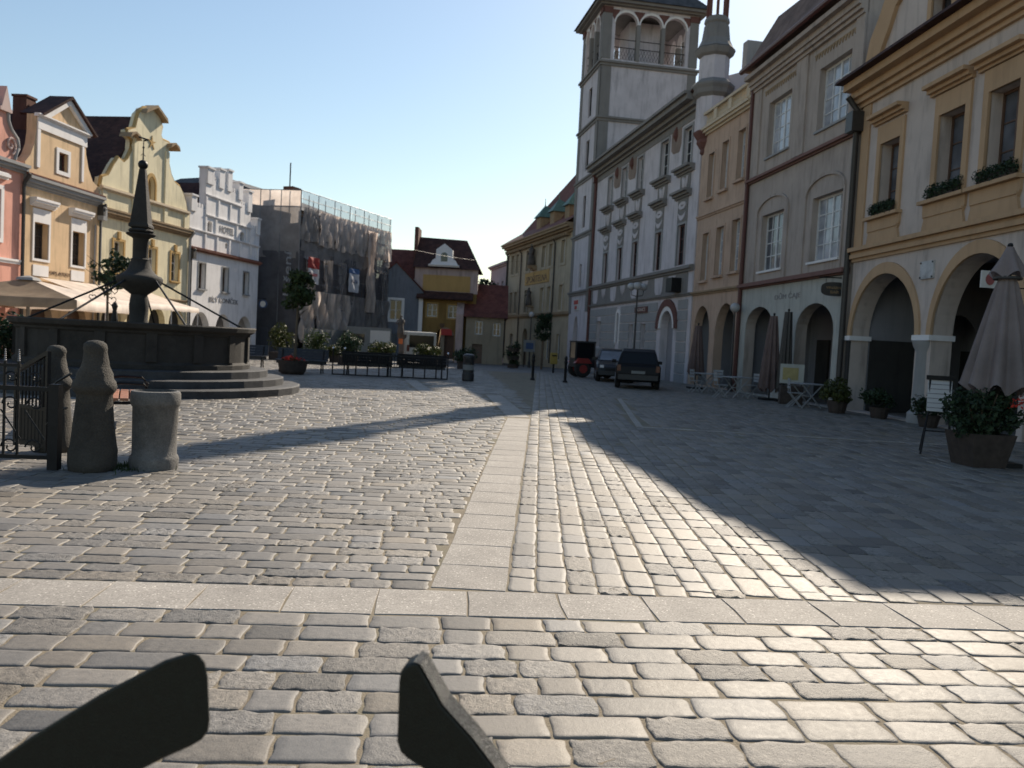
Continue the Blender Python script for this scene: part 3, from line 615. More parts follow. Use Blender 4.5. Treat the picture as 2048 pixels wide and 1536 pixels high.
sc_ = thing('scaffolding', 'steel scaffolding with grey and beige netting round the dark corner building', 'scaffolding', SCP, math.atan2(10.35, 3.76))
rz = math.atan2(10.35, 3.76)
bx = [0, 1.83, 3.66, 5.49, 7.32, 9.15, 10.95]
dA = Vector((-3.93, .62)); rz = math.atan2(10.35, 3.76); cA = Vector((dA.x*math.cos(rz)+dA.y*math.sin(rz), -dA.x*math.sin(rz)+dA.y*math.cos(rz)))   # first face in local axes
for s0 in bx:
    for y in (.05, .75): MB().tube([(s0, y, -.2), (s0, y, 9.95)], .03, 6).build('pole', M['steel'], sc_)
for t in (.33, .66, .98):
    MB().tube([(cA.x*t, cA.y*t, -.2), (cA.x*t, cA.y*t, 9.95)], .03, 6).build('pole', M['steel'], sc_)
for z in (2.0, 4.0, 6.0, 8.0):
    MB().box(0, 10.95, .08, .72, z, z+.05).build('deck', M['planterwood'], sc_)
mb = MB()
for z in (2.5, 3.0, 4.5, 5.0, 6.5, 7.0, 8.5, 8.95, 9.45, 9.93):
    mb.tube([(0, .0, z), (11, .0, z)], .022, 5)
for z in (8.95, 9.93): mb.tube([(0, 0, z), (cA.x, cA.y, z)], .022, 5)
mb.build('guard_rails', M['steel'], sc_)
def netting(a0, a1, z0, z1, mat, amp, fold, nx=26, nz=26, p0=(0, -.06), dirv=(1, 0), sag=0.0, seed=0, ragged=0.0, gather=0.0):
    g = random.Random(seed); ph = [g.uniform(0, 6.3) for _ in range(6)]; vs = []; L = a1-a0
    nrm = (dirv[1], -dirv[0])
    for j in range(nz+1):
        v = j/nz
        for i in range(nx+1):
            u = i/nx; sw = math.sin(u*math.pi)
            a = a0+L*(u if not gather else .5+(u-.5)*(1-gather*(1-v)))
            zb = z0+ragged*(math.sin(u*9+ph[4])+.6*math.sin(u*21+ph[5]))
            z = z1+(zb-z1)*(1-v)-sag*sw*(1-abs(2*v-1))
            d = amp*(math.sin(fold*(u*L)+ph[0]+1.4*math.sin(v*5+ph[1]))*(.45+.55*math.sin(v*7+ph[2]+u*3)**2)+.55*math.sin(fold*2.3*u*L+v*9*(u-.5)+ph[3]))
            d += .5*amp*math.sin(11*v+5*abs(u-.5)*6+ph[4])*sw
            vs.append((p0[0]+dirv[0]*a+nrm[0]*d, p0[1]+dirv[1]*a+nrm[1]*d, z))
    return MB().add(vs, [(j*(nx+1)+i, j*(nx+1)+i+1, (j+1)*(nx+1)+i+1, (j+1)*(nx+1)+i) for j in range(nz) for i in range(nx)]).build('netting', mat, sc_, 'all')
for k in range(6):
    a0, a1 = bx[k], bx[k+1]
    netting(a0, a1, 8.9, 9.93, M['netlight'], .03, 5, seed=k, nx=12, nz=6)
    netting(a0-.04, a1+.04, 6.85 if k else 7.0, 8.98, M['netbeige'] if k else M['netgrey'], .09, 6, seed=20+k, ragged=.06, p0=(0, -.10))
    netting(a0, a1, 6.0, 7.25, M['netgrey'], .03, 2, seed=30+k, nx=12, nz=8, p0=(0, -.03), ragged=.1)
    netting(a0+.0, a1-.0, 3.3, 6.4, M['netdark'], .04, 3, seed=40+k, nx=14, nz=14, p0=(0, -.0))
    if k in (0, 1, 2, 4, 5): netting(a0+.5, a1-.35, 3.0, 6.1, M['netfilm'], .10, 6, seed=50+k, gather=.2 if k % 2 else 0, p0=(0, -.16))
    netting(a0-.03, a1+.03, 1.0 if k < 3 else 1.6, 4.05, M['netbeige'] if k < 3 else M['netgrey'], .17 if k < 3 else .06, 5.5 if k < 3 else 3, seed=60+k, sag=.25 if k < 3 else 0, p0=(0, -.12), nx=34, nz=34, ragged=.10)
netting(7.4, 8.5, 3.1, 8.6, M['netbeige'], .16, 10, seed=99, p0=(0, -.3), gather=.35, nz=40)
un = cA.normalized()
netting(0, cA.length, 8.95, 9.93, M['netbeige'], .02, 2, p0=(0, 0), dirv=(un.x, un.y), seed=70, nx=12, nz=5)
netting(0, cA.length, 5.9, 9.0, M['netgrey'], .03, 1.5, p0=(0, .02), dirv=(un.x, un.y), seed=71)
netting(0, cA.length, .3, 6.3, M['netdark'], .06, 2, p0=(0, .05), dirv=(un.x, un.y), seed=72)
for k, s0 in enumerate((.35, 2.3, 4.0, 5.7)):
    lettering(sc_, 'lešení', s0, 3.5, .62, 2.6, M['trimgrey'] if k == 0 else M['netfilm'], .09, True)
lettering(sc_, 'lešení', -1.55, 3.6, .7, 2.6, M['trimgrey'], .0, True).location = (0, 0, 0)
t = kids(sc_)[-1]; t.rotation_euler = (0, 0, math.atan2(-un.y, -un.x)); t.location = (un.x*.2, un.y*.2-.05, 0)
def banner(label, s0, w_, z0, z1, topmat, frac, txt, txtmat):
    b_ = thing('banner', label, 'banner', SCP, rz, 'banners on the scaffolding')
    zz = z1-(z1-z0)*frac
    def cl(za, zb, mat, nm):
        vs = []
        for j in range(7):
            for i in range(9): u = i/8; vs.append((s0+w_*u, -.38+.03*math.sin(u*9+j*.6)+.02*math.sin(j*2.1+u*4), za+(zb-za)*j/6))
        return MB().add(vs, [(j*9+i, j*9+i+1, (j+1)*9+i+1, (j+1)*9+i) for j in range(6) for i in range(8)]).build(nm, mat, b_, 'all')
    cl(z0, zz, M['bannerwhite'], 'white_field'); cl(zz, z1, topmat, 'coloured_field')
    lettering(b_, txt, s0+.15*w_, z0+(zz-z0)*.5, w_*.65, .2, txtmat, .44)
    return b_
banner('white banner with a red top hung on the scaffolding netting', .35, 1.15, 4.45, 6.05, M['bannerred'], .42, 'FASÁDY', M['signred'])
banner('white banner with a blue strip along its top on the scaffolding', 5.0, 1.25, 4.3, 5.85, M['bannerblue'], .22, 'STAVBA', M['signblue'])
mb = MB(); hb = thing('hoarding', 'grey sheet metal hoarding at the foot of the scaffolding', 'hoarding', SCP, rz)
for i in range(36): mb.box(-.3+i*.32, -.3+i*.32+.31, -.75-.02*(i % 2), -.7-.02*(i % 2), -.35, 1.75)
mb.build('panels', M['hoard'], hb)
mb = MB()
for i in range(7): mb.tube([(-.2+i*1.85, -.66, -.35), (-.2+i*1.85, -.66, 1.8)], .035, 6)
mb.build('posts', M['steel'], hb)
mb = MB(); hb2 = thing('hoarding', 'dark hoarding screening the near foot of the scaffolded corner', 'hoarding', (-19.2, 56.9, -.17), math.atan2(-.62, 3.9))
for i in range(12): mb.box(i*.32, i*.32+.31, -.3-.02*(i % 2), -.25-.02*(i % 2), -.3, 1.9)
mb.build('panels', M['dark'], hb2)

for o in bpy.data.objects:
    if o.type == 'EMPTY' and (o.location-Vector(SCP)).length < .01: o.scale = (SCS,)*3

# ------------------------------------------------------------------ far end of the square
h = thing('blue_grey_house', 'blue grey house with a plain gable and one white framed window', 'house', (-10.75, 60.2, 0), math.atan2(.6, 5.0)); zb = -1.5
out = [(0, zb), (3.95, zb), (3.95, 4.9), (1.9, 6.9), (0, 5.0)]
wall(h, out, [rect(1.55, 2.45, 2.75, 4.2), arch(2.9, 3.6, -.3, 1.5, 1.9)], M['blue'], .35)
w = window(h, 1.55, 2.45, 2.75, 4.2, 2, 2, .15); surround(MB(), 1.55, 2.45, 2.75, 4.2, .16, .05).build('surround', M['trim'], w)
MB().box(.02, 3.93, .34, 8, zb, 4.7).build('body', M['blue'], h); gable_roof(h, 0, 3.95, 4.95, 4.85, 1.9, 6.9, -.12, 8, M['roofred'], .1, .1)
MB().box(3.65, 3.95, -.05, .02, -.3, 4.6).build('corner_strip', M['trim'], h)
h = thing('gatehouse', 'tall ochre gatehouse with an arched gateway and a steep dark roof', 'gatehouse', (-7.55, 61.0, 0), 0); L = 4.6
wall(h, [(0, -1.5), (L, -1.5), (L, 6.4), (0, 6.4)], [arch(1.75, 3.1, -.6, 1.7, 2.4), rect(1.0, 1.75, 3.15, 4.1), rect(2.55, 3.3, 3.1, 4.05), rect(4.0, 4.35, 3, 4)], M['gate'])
for a, z in ((1.0, 3.15), (2.55, 3.1)): w = window(h, a, a+.75, z, z+.95, 2, 2, .15); surround(MB(), a, a+.75, z, z+.95, .1, .03).build('surround', M['ochretrim'], w)
MB().box(3.95, 4.4, .2, .24, 2.95, 4.05).build('pane', M['pane'], h)
wall(h, [(0, 4.95), (4.65, 4.95), (4.65, 6.75), (0, 6.75)], [], M['gatepink'], .42, 'attic_wall', -.04)
MB().box(.62, 4.1, -.09, -.05, 5.05, 6.2).build('attic_panel', M['ochretrim'], h)
MB().prism([(-.75, 4.42), (-.75, 4.5), (-.05, 5.0), (-.05, 4.42)], .25, 4.35, 'x').build('pent_roof', M['roof'], h)
rf = MB().add([(-.15, -.3, 6.7), (4.85, -.3, 6.7), (4.85, 4.2, 6.7), (-.15, 4.2, 6.7), (.0, 1.9, 9.15), (3.6, 1.9, 9.05)], [(0, 1, 5, 4), (1, 2, 5), (2, 3, 4, 5), (3, 0, 4)]).build('roof', M['roof'], h)
MB().box(-.25, .02, .8, 2.8, 6.7, 9.75).build('chimney', M['chimney'], rf)
mb = MB().prism([(1.1, 6.95), (3.15, 6.95), (2.95, 7.3), (2.75, 7.4), (2.72, 8.05), (2.12, 8.5), (1.52, 8.05), (1.5, 7.4), (1.3, 7.3)], -.35, .5); mould(mb, 1.0, 3.25, 6.8, [(.08, .5), (.07, .6)], .3)
dm = mb.build('dormer', M['trim'], h); MB().prism(arch(1.88, 2.36, 7.2, 7.65, 7.85), -.37, -.34).build('pane', M['pane'], dm)
MB().box(-2.6, .0, 1.0, 6, -1.5, 5.9).build('wing', M['gatepink'], h); MB().prism([(1.0, 5.9), (3.5, 8.3), (6.0, 5.9)], -2.8, 0, 'x').build('wing_roof', M['roofred'], h)
MB().prism([(2.0, 2.68), (2.34, 2.68), (2.34, 2.35+.12), (2.17, 2.3), (2.0, 2.47)], -.06, .0).build('shield', M['lettersbrown'], h)
MB().box(1.75, 3.1, .41, 4, 2.5, 2.6).box(1.6, 1.74, .41, 4, -1.5, 2.6).box(3.11, 3.25, .41, 4, -1.5, 2.6).build('passage', M['gate'], h)
h = thing('far_house', 'pale house seen through the gateway with a red shop sign', 'house', (-9.5, 78, 0), 0)
wall(h, [(0, -1.5), (6, -1.5), (6, 5), (0, 5)], [rect(2.9, 3.8, -.3, 1.9)], M['buff']); MB().box(2.85, 3.85, .25, .3, -.5, 1.95).build('door', M['woodbrown'], h); MB().box(2.5, 3.6, -.15, -.05, 1.9, 2.5).build('shop_sign', M['signred'], h)
MB().prism([(-.2, 5), (3, 7.5), (6.2, 5)], .39, 8, 'y').build('roof', M['roofred'], h)
h = thing('red_roofed_house', 'low buff house with a big red tiled roof beside the gatehouse', 'house', (-3.55, 60.0, 0), R(2)); L = 2.75
wall(h, [(0, -1.5), (L, -1.5), (L, 3.35), (0, 3.35)], [rect(.65, 1.2, 2.0, 3.0), rect(1.95, 2.5, 1.95, 2.9), rect(.5, 1.25, -.25, 1.3)], M['buff'])
for a, z in ((.65, 2.0), (1.95, 1.95)): window(h, a, a+.55, z, z+.98 if a < 1 else z+.95, 2, 2, .12)
MB().box(.48, 1.27, .25, .3, -.4, 1.32).build('door', M['woodbrown'], h)
MB().prism([(-.35, 3.25), (3.2, 5.85), (6.6, 3.25)], -.2, L+.25, 'x').build('roof', M['roofred'], h)
MB().box(.02, L-.02, .39, 6.2, -1.5, 3.3).build('body', M['buff'], h)
wl = MB().prism([(.0, -1.5), (6.0, -1.5), (6.0, 3.3), (3.2, 6.05), (-.05, 3.4)], -.75, -.22, 'x').build('side_gable', M['gatepink'], h)
h, L = house('faded_pink_house', 'faded pink house in the narrow street past the savings bank', (-2.9, 90), (-1.03, 82.1))
wall(h, [(0, -2), (L, -2), (L, 9.6), (0, 9.6)], [rect(a, a+.9, z, z+1.5) for a in (1.2, 3.4, 5.6) for z in (.5, 3.4, 6.2)], M['fadepink'])
for a in (1.2, 3.4, 5.6):
    for z in (.5, 3.4, 6.2): window(h, a, a+.9, z, z+1.5, 2, 2, .15)
mould(MB(), -.1, L, 9.2, [(.15, .15), (.2, .35)]).build('cornice', M['fadepink'], h); MB().prism([(-.2, 9.6), (4, 11.2), (9, 9.6)], 0, L-.02, 'x').build('roof', M['roofred'], h)
MB().box(.02, L-.02, .39, 8, -2, 9.58).build('body', M['fadepink'], h)

for o in bpy.data.objects:
    if o.parent is None and o.name in ('blue_grey_house', 'gatehouse', 'far_house', 'red_roofed_house'):
        k = 1.13; o.location = (o.location.x*k, o.location.y*k, H*(1-k)); o.scale = (k,)*3

# savings bank
h, L = house('savings_bank', 'straw coloured savings bank with green copper dormers and gilt lettering', (-1.0, 82), (4.25, 63.7), 'bank'); L -= .02; zb = -2
UW = [(1.3, 2.3), (2.95, 3.9), (6.35, 7.35), (11.0, 12.0), (12.95, 13.95), (16.0, 16.95)]
hs = [rect(a, b_, 8.1, 9.9) for a, b_ in UW]+[rect(a, b_, 4.35, 6.35) for a, b_ in UW]+[rect(a, a+1.0, .3, 2.4) for a in (2, 12.9, 15.8)]+[arch(6.2, 7.8, -.6, 2.0, 2.9)]
wall(h, [(0, zb), (L, zb), (L, 10.6), (0, 10.6)], hs, M['bank'])
for a, b_ in UW:
    for z0, z1 in ((8.1, 9.9), (4.35, 6.35)):
        w = window(h, a, b_, z0, z1, 2, 3, .22); surround(MB(), a, b_, z0, z1, .2, .06).build('surround', M['bank'], w)
for a in (2, 12.9, 15.8): window(h, a, a+1, .3, 2.4, 2, 2, .22)
MB().prism(arch(6.21, 7.79, -.6, 2.0, 2.89), .3, .34).build('door', M['woodbrown'], h)
mb = MB(); mould(mb, -.1, L, 10.36, [(.14, .2), (.16, .45), (.2, .7), (.12, .8)])
for i in range(34): mb.box(.3+i*.53, .55+i*.53, -.42, .02, 10.12, 10.35)
mb.build('cornice', M['bankdark'], h)
mould(MB(), 0, L, 3.85, [(.12, .1), (.14, .22), (.08, .12)]).build('string_course', M['bankdark'], h)
MB().box(6.3, 13.2, -.06, .02, 6.8, 7.85).build('name_panel', M['ochretrim'], h)
lettering(h, 'SPOŘITELNA', 6.8, 6.95, 6.0, .78, M['lettersbrown'], .07)
rf = MB().add([(-.5, -.8, 10.98), (L, -.8, 10.98), (L, 1.0, 12.2), (1.0, 1.0, 12.2), (L, 5, 18.0), (5.5, 5, 18.0), (-.5, 12, 10.98), (1.0, 10, 12.2), (L, 12, 10.98)], [(0, 1, 2, 3), (3, 2, 4, 5), (0, 3, 7, 6), (3, 5, 7), (7, 5, 4, 8), (6, 7, 8)]).build('roof', M['roofred'], h)
for s0 in (7.7, 11.5, 15.3):
    d_ = MB().box(s0, s0+1.1, .35, 3.0, 11.6, 12.75).build('dormer', M['bankdark'], rf)
    MB().add([(s0-.2, .1, 12.75), (s0+1.3, .1, 12.75), (s0+1.3, 3.2, 12.75), (s0-.2, 3.2, 12.75), (s0+.55, .9, 13.9)], [(0, 1, 4), (1, 2, 4), (2, 3, 4), (3, 0, 4), (0, 3, 2, 1)]).tube([(s0+.55, .9, 13.8), (s0+.55, .9, 14.5)], [.05, .02], 6).build('dormer_roof', M['copper'], d_)
def figure(parent, s, z, hh, name='statue'):
    k = hh/1.8; mb = MB().lathe([(.30*k, z), (.34*k, z+.15*k), (.26*k, z+.7*k), (.22*k, z+1.0*k), (.27*k, z+1.35*k), (.1*k, z+1.5*k), (.08*k, z+1.56*k)], 10, (s, -.35))
    mb.sphere((s, -.36, z+1.67*k), .13*k, 8).tube([(s-.25*k, -.35, z+1.36*k), (s-.42*k, -.5, z+1.0*k), (s-.2*k, -.66, z+.95*k)], .07*k, 6).tube([(s+.25*k, -.35, z+1.36*k), (s+.36*k, -.45, z+.9*k)], .07*k, 6)
    return mb.build(name, M['figure'], parent, 'all')
mould(MB(), 8.5, 9.6, 8.0, [(.15, .3), (.15, .5), (.1, .6)]).build('statue_console', M['bankdark'], h); figure(h, 9.0, 8.4, 1.9); figure(h, 8.75, 4.9, 1.6)
MB().box(8.3, 9.2, -.5, .02, 4.75, 4.9).build('statue_console', M['bankdark'], h)
MB().box(.02, L-.02, .39, 11, zb, 10.7).build('body', M['bank'], h)
downpipe(h, .1, 10.4, M['pipedark'], .1); downpipe(h, 4.9, 10.2, M['pipedark'], .06); downpipe(h, 14.6, 10.2, M['pipedark'], .06)

# ------------------------------------------------------------------ town hall and its tower
h, L = house('town_hall', 'cool white town hall with brown painted panels, hooded windows and an eight sided corner turret', (5.2, 58.4), (8.45, 40.0), 'town hall'); L -= .02; zb = -1.2
UW = [(3.05, 4.0, 10.85, 12.75), (6.1, 7.05, 10.85, 12.75), (9.15, 10.1, 10.83, 12.78), (13.1, 14.25, 10.82, 12.79), (16.42, 17.5, 10.82, 12.7)]
LW = [(2.85, 3.8, 5.72, 7.78), (6.0, 6.95, 5.8, 7.8), (8.98, 9.95, 5.8, 7.85), (12.98, 13.95, 5.87, 7.92), (16.3, 17.35, 5.87, 7.9)]
GW = [(2.1, 3.1, 1.6, 3.3), (9.2, 10.0, 1.5, 3.0), (11.4, 12.2, 1.5, 3.0)]
hs = [rect(*w) for w in UW+LW+GW]+[arch(14.6, 16.45, -.2, 2.7, 3.62), arch(6.7, 7.2, 1.9, 3.5, 3.75)]
wall(h, [(0, zb), (L, zb), (L, 13.4), (0, 13.4)], hs, M['town'], .5)
for i, (a, b_, z0, z1) in enumerate(UW+LW):
    w = window(h, a, b_, z0, z1, 2, 3, .16 if i < 5 else .12, M['white'] if i < 5 else M['pipe'], M['darkpane'], .06)
    surround(MB(), a, b_, z0, z1, .12, .05, False).build('surround', M['trimgrey'], w)
    mb = MB()
    if i < 5:
        mould(mb, a-.55, b_+.55, z0-.42, [(.10, .12), (.12, .26), (.12, .42)]); mb.build('hood', M['towngrey'], w)
        p = MB().box(a-.12, b_+.12, -.045, .02, z0-1.55, z0-.42).build('panel', M['towngrey'], w)
        c = (a+b_)/2; mb = MB()
        for q in (-1, 1): mb.prism([(c+q*.42, z0-.55), (c+q*.18, z0-.55), (c+q*.1, z0-1.35), (c+q*.3, z0-1.0)], -.075, -.04)
        mb.lathe([(.02, z0-1.3), (.13, z0-1.0), (.10, z0-.75), (.02, z0-.6)], 8, (c, -.05)); mb.build('sgraffito', M['town'], p)
    else:
        mould(mb, a-.5, b_+.5, z1+1.32, [(.10, .12), (.12, .26), (.12, .42)]); mb.build('hood', M['towngrey'], w)
        p = MB().box(a-.12, b_+.12, -.045, .02, z1+.13, z1+1.32).build('panel', M['towngrey'], w)
        c = (a+b_)/2; mb = MB()
        mb.ring([(c+.2*math.cos(t), z1+.95+.04*math.sin(t)) for t in np.linspace(0, 2*math.pi, 13)], [(c+.5*math.cos(t), z1+.95+.2*math.sin(t)) for t in np.linspace(0, 2*math.pi, 13)], -.08, -.04)
        mb.prism([(c-.5, z1+.62), (c-.3, z1+.5), (c, z1+.44), (c+.3, z1+.5), (c+.5, z1+.62), (c+.42, z1+.42), (c+.2, z1+.25), (c, z1+.2), (c-.2, z1+.25), (c-.42, z1+.42)], -.075, -.04)
        mb.build('sgraffito', M['town'], p)
for (a, b_) in ((4.35, 5.75), (7.35, 8.8), (14.65, 16.0)):
    mb = MB().prism([(a, 13.28), (a, 12.0), (a+.3, 11.8), (b_-.2, 11.75), (b_, 12.1), (b_, 13.28)], -.03, .02); o = mb.build('painted_shield', M['townshield'], h)
    MB().lathe([(.05, 12.35), (.2, 12.6), (.16, 12.9), (.05, 13.1)], 8, ((a+b_)/2, -.02)).build('crest', M['brick'], o)
mb = MB(); mould(mb, 0, L-.3, 13.3, [(.15, .18), (.2, .4), (.25, .75), (.14, .9)]); mb.build('cornice', M['towngrey'], h)
MB().box(.1, L-.2, -.035, .02, 12.95, 13.3).build('frieze', M['towngrey'], h)
mould(MB(), 0, L, 5.48, [(.12, .12), (.12, .24), (.06, .14)]).build('string_course', M['towngrey'], h)
g_ = MB().box(.3, L-.6, -.03, .02, 4.42, 5.47).build('band', M['towngrey'], h)
mb = MB()
for i in range(8):
    a = .75+i*2.1
    if i % 2: mb.prism([(a, 5.4), (a+.25, 4.9), (a+.35, 5.2), (a+.5, 4.75), (a+.65, 5.2), (a+.8, 4.9), (a+1.0, 5.4)], -.05, -.025)
    else: mb.prism([(a, 5.42), (a+.1, 4.7), (a+.3, 4.52), (a+1.0, 4.5), (a+1.2, 4.7), (a+1.3, 5.42)], -.05, -.025)
mb.build('band_panels', M['town'], g_)
mould(MB(), 0, L, 4.28, [(.08, .1), (.06, .16)]).build('string_course', M['towngrey'], h)
mb = MB()
for j in range(9):
    z0 = -.6+j*.53; segs = [(.3, L-.4)]
    for (a, b_, za, zt) in GW+[(14.0, 17.0, -1, 3.9), (6.5, 7.4, 1.7, 3.95)]:
        if z0 < zt and z0+.49 > za:
            segs = [q for s0, s1 in segs for q in ((s0, min(s1, a)), (max(s0, b_), s1)) if q[1]-q[0] > .1]
    for s0, s1 in segs: mb.box(s0, s1, -.04, .02, z0, z0+.47)
mb.build('rustication', M['trimgrey'], h)
mb = MB(); ins = [(float(x), float(z)) for x, z in arcpts(14.35, 16.7, 2.7, 3.85, 19)]; ous = [(float(x), float(z)) for x, z in arcpts(13.95, 17.1, 2.7, 4.22, 19)]
mb.ring(ins, ous, -.1, .02)
mb.build('voussoirs', M['brick'], h)
MB().ring(ins, [(p[0], p[1]) for p in [(float(x), float(z)) for x, z in arcpts(14.6, 16.45, 2.7, 3.62, 19)]], -.07, .02).build('arch_frame', M['trim'], h)
MB().prism(arch(14.61, 16.44, -.2, 2.7, 3.61), .4, .44).build('gate', M['vault'], h)
for (a, b_, z0, z1) in GW: window(h, a, b_, z0, z1, 2, 2, .25, M['woodbrown'])
w = window(h, 6.7, 7.2, 1.9, 3.5, 1, 3, .25); mb = MB(); mb.ring([(6.7, 1.9)]+[(float(x), float(z)) for x, z in arcpts(6.7, 7.2, 3.5, 3.75)][::-1]+[(7.2, 1.9)], [(6.52, 1.75)]+[(float(x), float(z)) for x, z in arcpts(6.52, 7.38, 3.5, 3.95)][::-1]+[(7.38, 1.75)], -.07, .02); mb.build('surround', M['trim'], w)
MB().prism(arch(6.71, 7.19, 1.9, 3.5, 3.74), .33, .36).build('pane', M['pane'], w)
MB().box(10.4, 12.5, -.12, -.045, 3.62, 3.95).build('name_board', M['brick'], h); lettering(h, 'RADNICE', 10.6, 3.69, 1.7, .19, M['arcwall'], .125)
MB().box(16.5, 17.3, -.55, -.05, 4.5, 5.2).build('balcony_lamp', M['iron'], h)
MB().box(.02, L-.02, .49, 12, zb, 13.38).build('body', M['town'], h)
MB().prism([(-.6, 13.96), (-.6, 14.06), (6, 15.6), (12, 14.0), (12, 13.5), (.5, 13.4)], .1, L-.1, 'x').build('roof', M['roof'], h)
fwl = MB().prism([(.5, 13.3), (.5, 14.6), (2.2, 15.2), (4.6, 15.1), (9, 15.6), (12, 14.2), (12, 13.3)], L-.4, L+.1, 'x').build('fire_wall', M['town'], h); MB().box(L-.45, L+.05, 2.0, 2.9, 15.05, 16.6).build('chimney', M['trimgrey'], fwl)
downpipe(h, .15, 13.5, M['pipe'], .10, True)
# corner turret
T = (L+.10, .36); oc = dict(n=8, c=T, rot=math.pi/8)
tb = MB().lathe([(0.312, 10.9), (0.429, 11.05), (0.406, 11.2), (0.608, 11.5), (0.593, 11.65), (0.764, 11.9), (0.796, 12.02)], **oc).build('turret_corbel', M['brick'], h)
tw = MB().lathe([(0.725, 12.0), (0.725, 13.95), (0.741, 14.0)], **oc).lathe([(0.702, 14.4), (0.702, 15.5), (0.718, 15.6)], **oc).build('turret', M['town'], h)
MB().lathe([(0.741, 13.6), (0.897, 13.75), (0.936, 13.95), (1.014, 14.1), (1.014, 14.2), (0.780, 14.42)], **oc).lathe([(0.725, 15.5), (0.858, 15.6), (0.920, 15.75), (0.952, 15.85), (0.780, 15.98)], **oc).build('turret_moulding', M['towngrey'], tw)
MB().lathe([(0.93, 15.9), (0.80, 16.05), (0.66, 16.35), (0.60, 16.8), (0.58, 17.0), (0.54, 17.05), (0.60, 17.15), (0.56, 17.35), (0.50, 17.4)], **oc).build('turret_cap', M['copper'] if 0 else M['towngrey'], tw)
mb = MB()
for k in range(8):
    a = k*math.pi/4+math.pi/8; mb.tube([(T[0]+.45*math.cos(a), T[1]+.45*math.sin(a), 17.35), (T[0]+.45*math.cos(a), T[1]+.45*math.sin(a), 20.0)], .075, 6)
mb.lathe([(0.55, 19.7), (0.74, 19.95), (0.68, 20.5), (0.60, 21.2), (0.50, 22.2), (0.36, 23.2), (0.16, 24.0), (0.04, 25.5)], **oc).build('lantern', M['brick'], tw)

h, L = house('clock_tower', 'tall square white tower with grey quoins and an arcaded gallery under its roof', (4.25, 63.8), (5.2, 58.4), 'tower'); zb = -1.5
D = 6.75; q = .16                                                     # q: the tower stands proud of the town hall
hs = [rect(2.45, 3.35, 18.2, 20.25), rect(2.45, 3.35, 14.35, 16.5), rect(2.5, 3.3, 10.2, 12.5), rect(2.5, 3.1, 5.85, 7.55), arch(1.6, 3.0, -.4, 2.2, 3.75, 14, True)]
wall(h, [(0, zb), (L, zb), (L, 21.6), (0, 21.6)], hs, M['town'], .6, y=-q)
for (a, b_, z0, z1) in ((2.45, 3.35, 18.2, 20.25), (2.45, 3.35, 14.35, 16.5), (2.5, 3.3, 10.2, 12.5), (2.5, 3.1, 5.85, 7.55)): window(h, a, b_, z0, z1, 1, 2, -.04, M['pipedark'], M['darkpane'], .05)
MB().prism(arch(1.61, 2.99, -.4, 2.2, 3.74, 14, True), .2, .24).build('door', M['vaultdark'], h)
MB().box(.02, L-.02, .42, D, zb, 21.6).build('body', M['town'], h)
MB().box(L-.03, L, .42, D-.02, zb, 21.6).build('side_wall', M['town'], h)
mb = MB()
for s0, s1 in ((-.04, .62), (L-.62, L+.04)):
    mb.box(s0, s1, -q-.05, -q+.01, 4.0, 21.4)
mb.box(L-.01, L+.04, -q-.05, .55, 4.0, 21.4).box(L-.01, L+.04, D-.6, D+.04, 4.0, 21.4); mb.build('quoins', M['towngrey'], h)
mb = MB()
for z0, p in ((21.3, .22), (17.5, .18), (13.7, .16), (9.65, .16), (5.45, .18)):
    mb.box(-p, L+p, -q-p, D+p, z0, z0+.14).box(-p*.5, L+p*.5, -q-p*.5, D+p*.5, z0-.18, z0)
mb.build('string_course', M['towngrey'], h)
MB().box(.9, 4.4, -q-.03, -q+.01, 2.0, 5.2).build('white_panel', M['trim'], h) if 0 else None
sg = MB().box(1.6, 3.0, -q-.06, -q+.01, 4.15, 5.0).build('notice_board', M['paper'], h); MB().box(1.7, 2.9, -q-.08, -q-.055, 4.62, 4.92).box(2.0, 2.6, -q-.08, -q-.055, 4.25, 4.5).build('notice', M['signred'], sg)
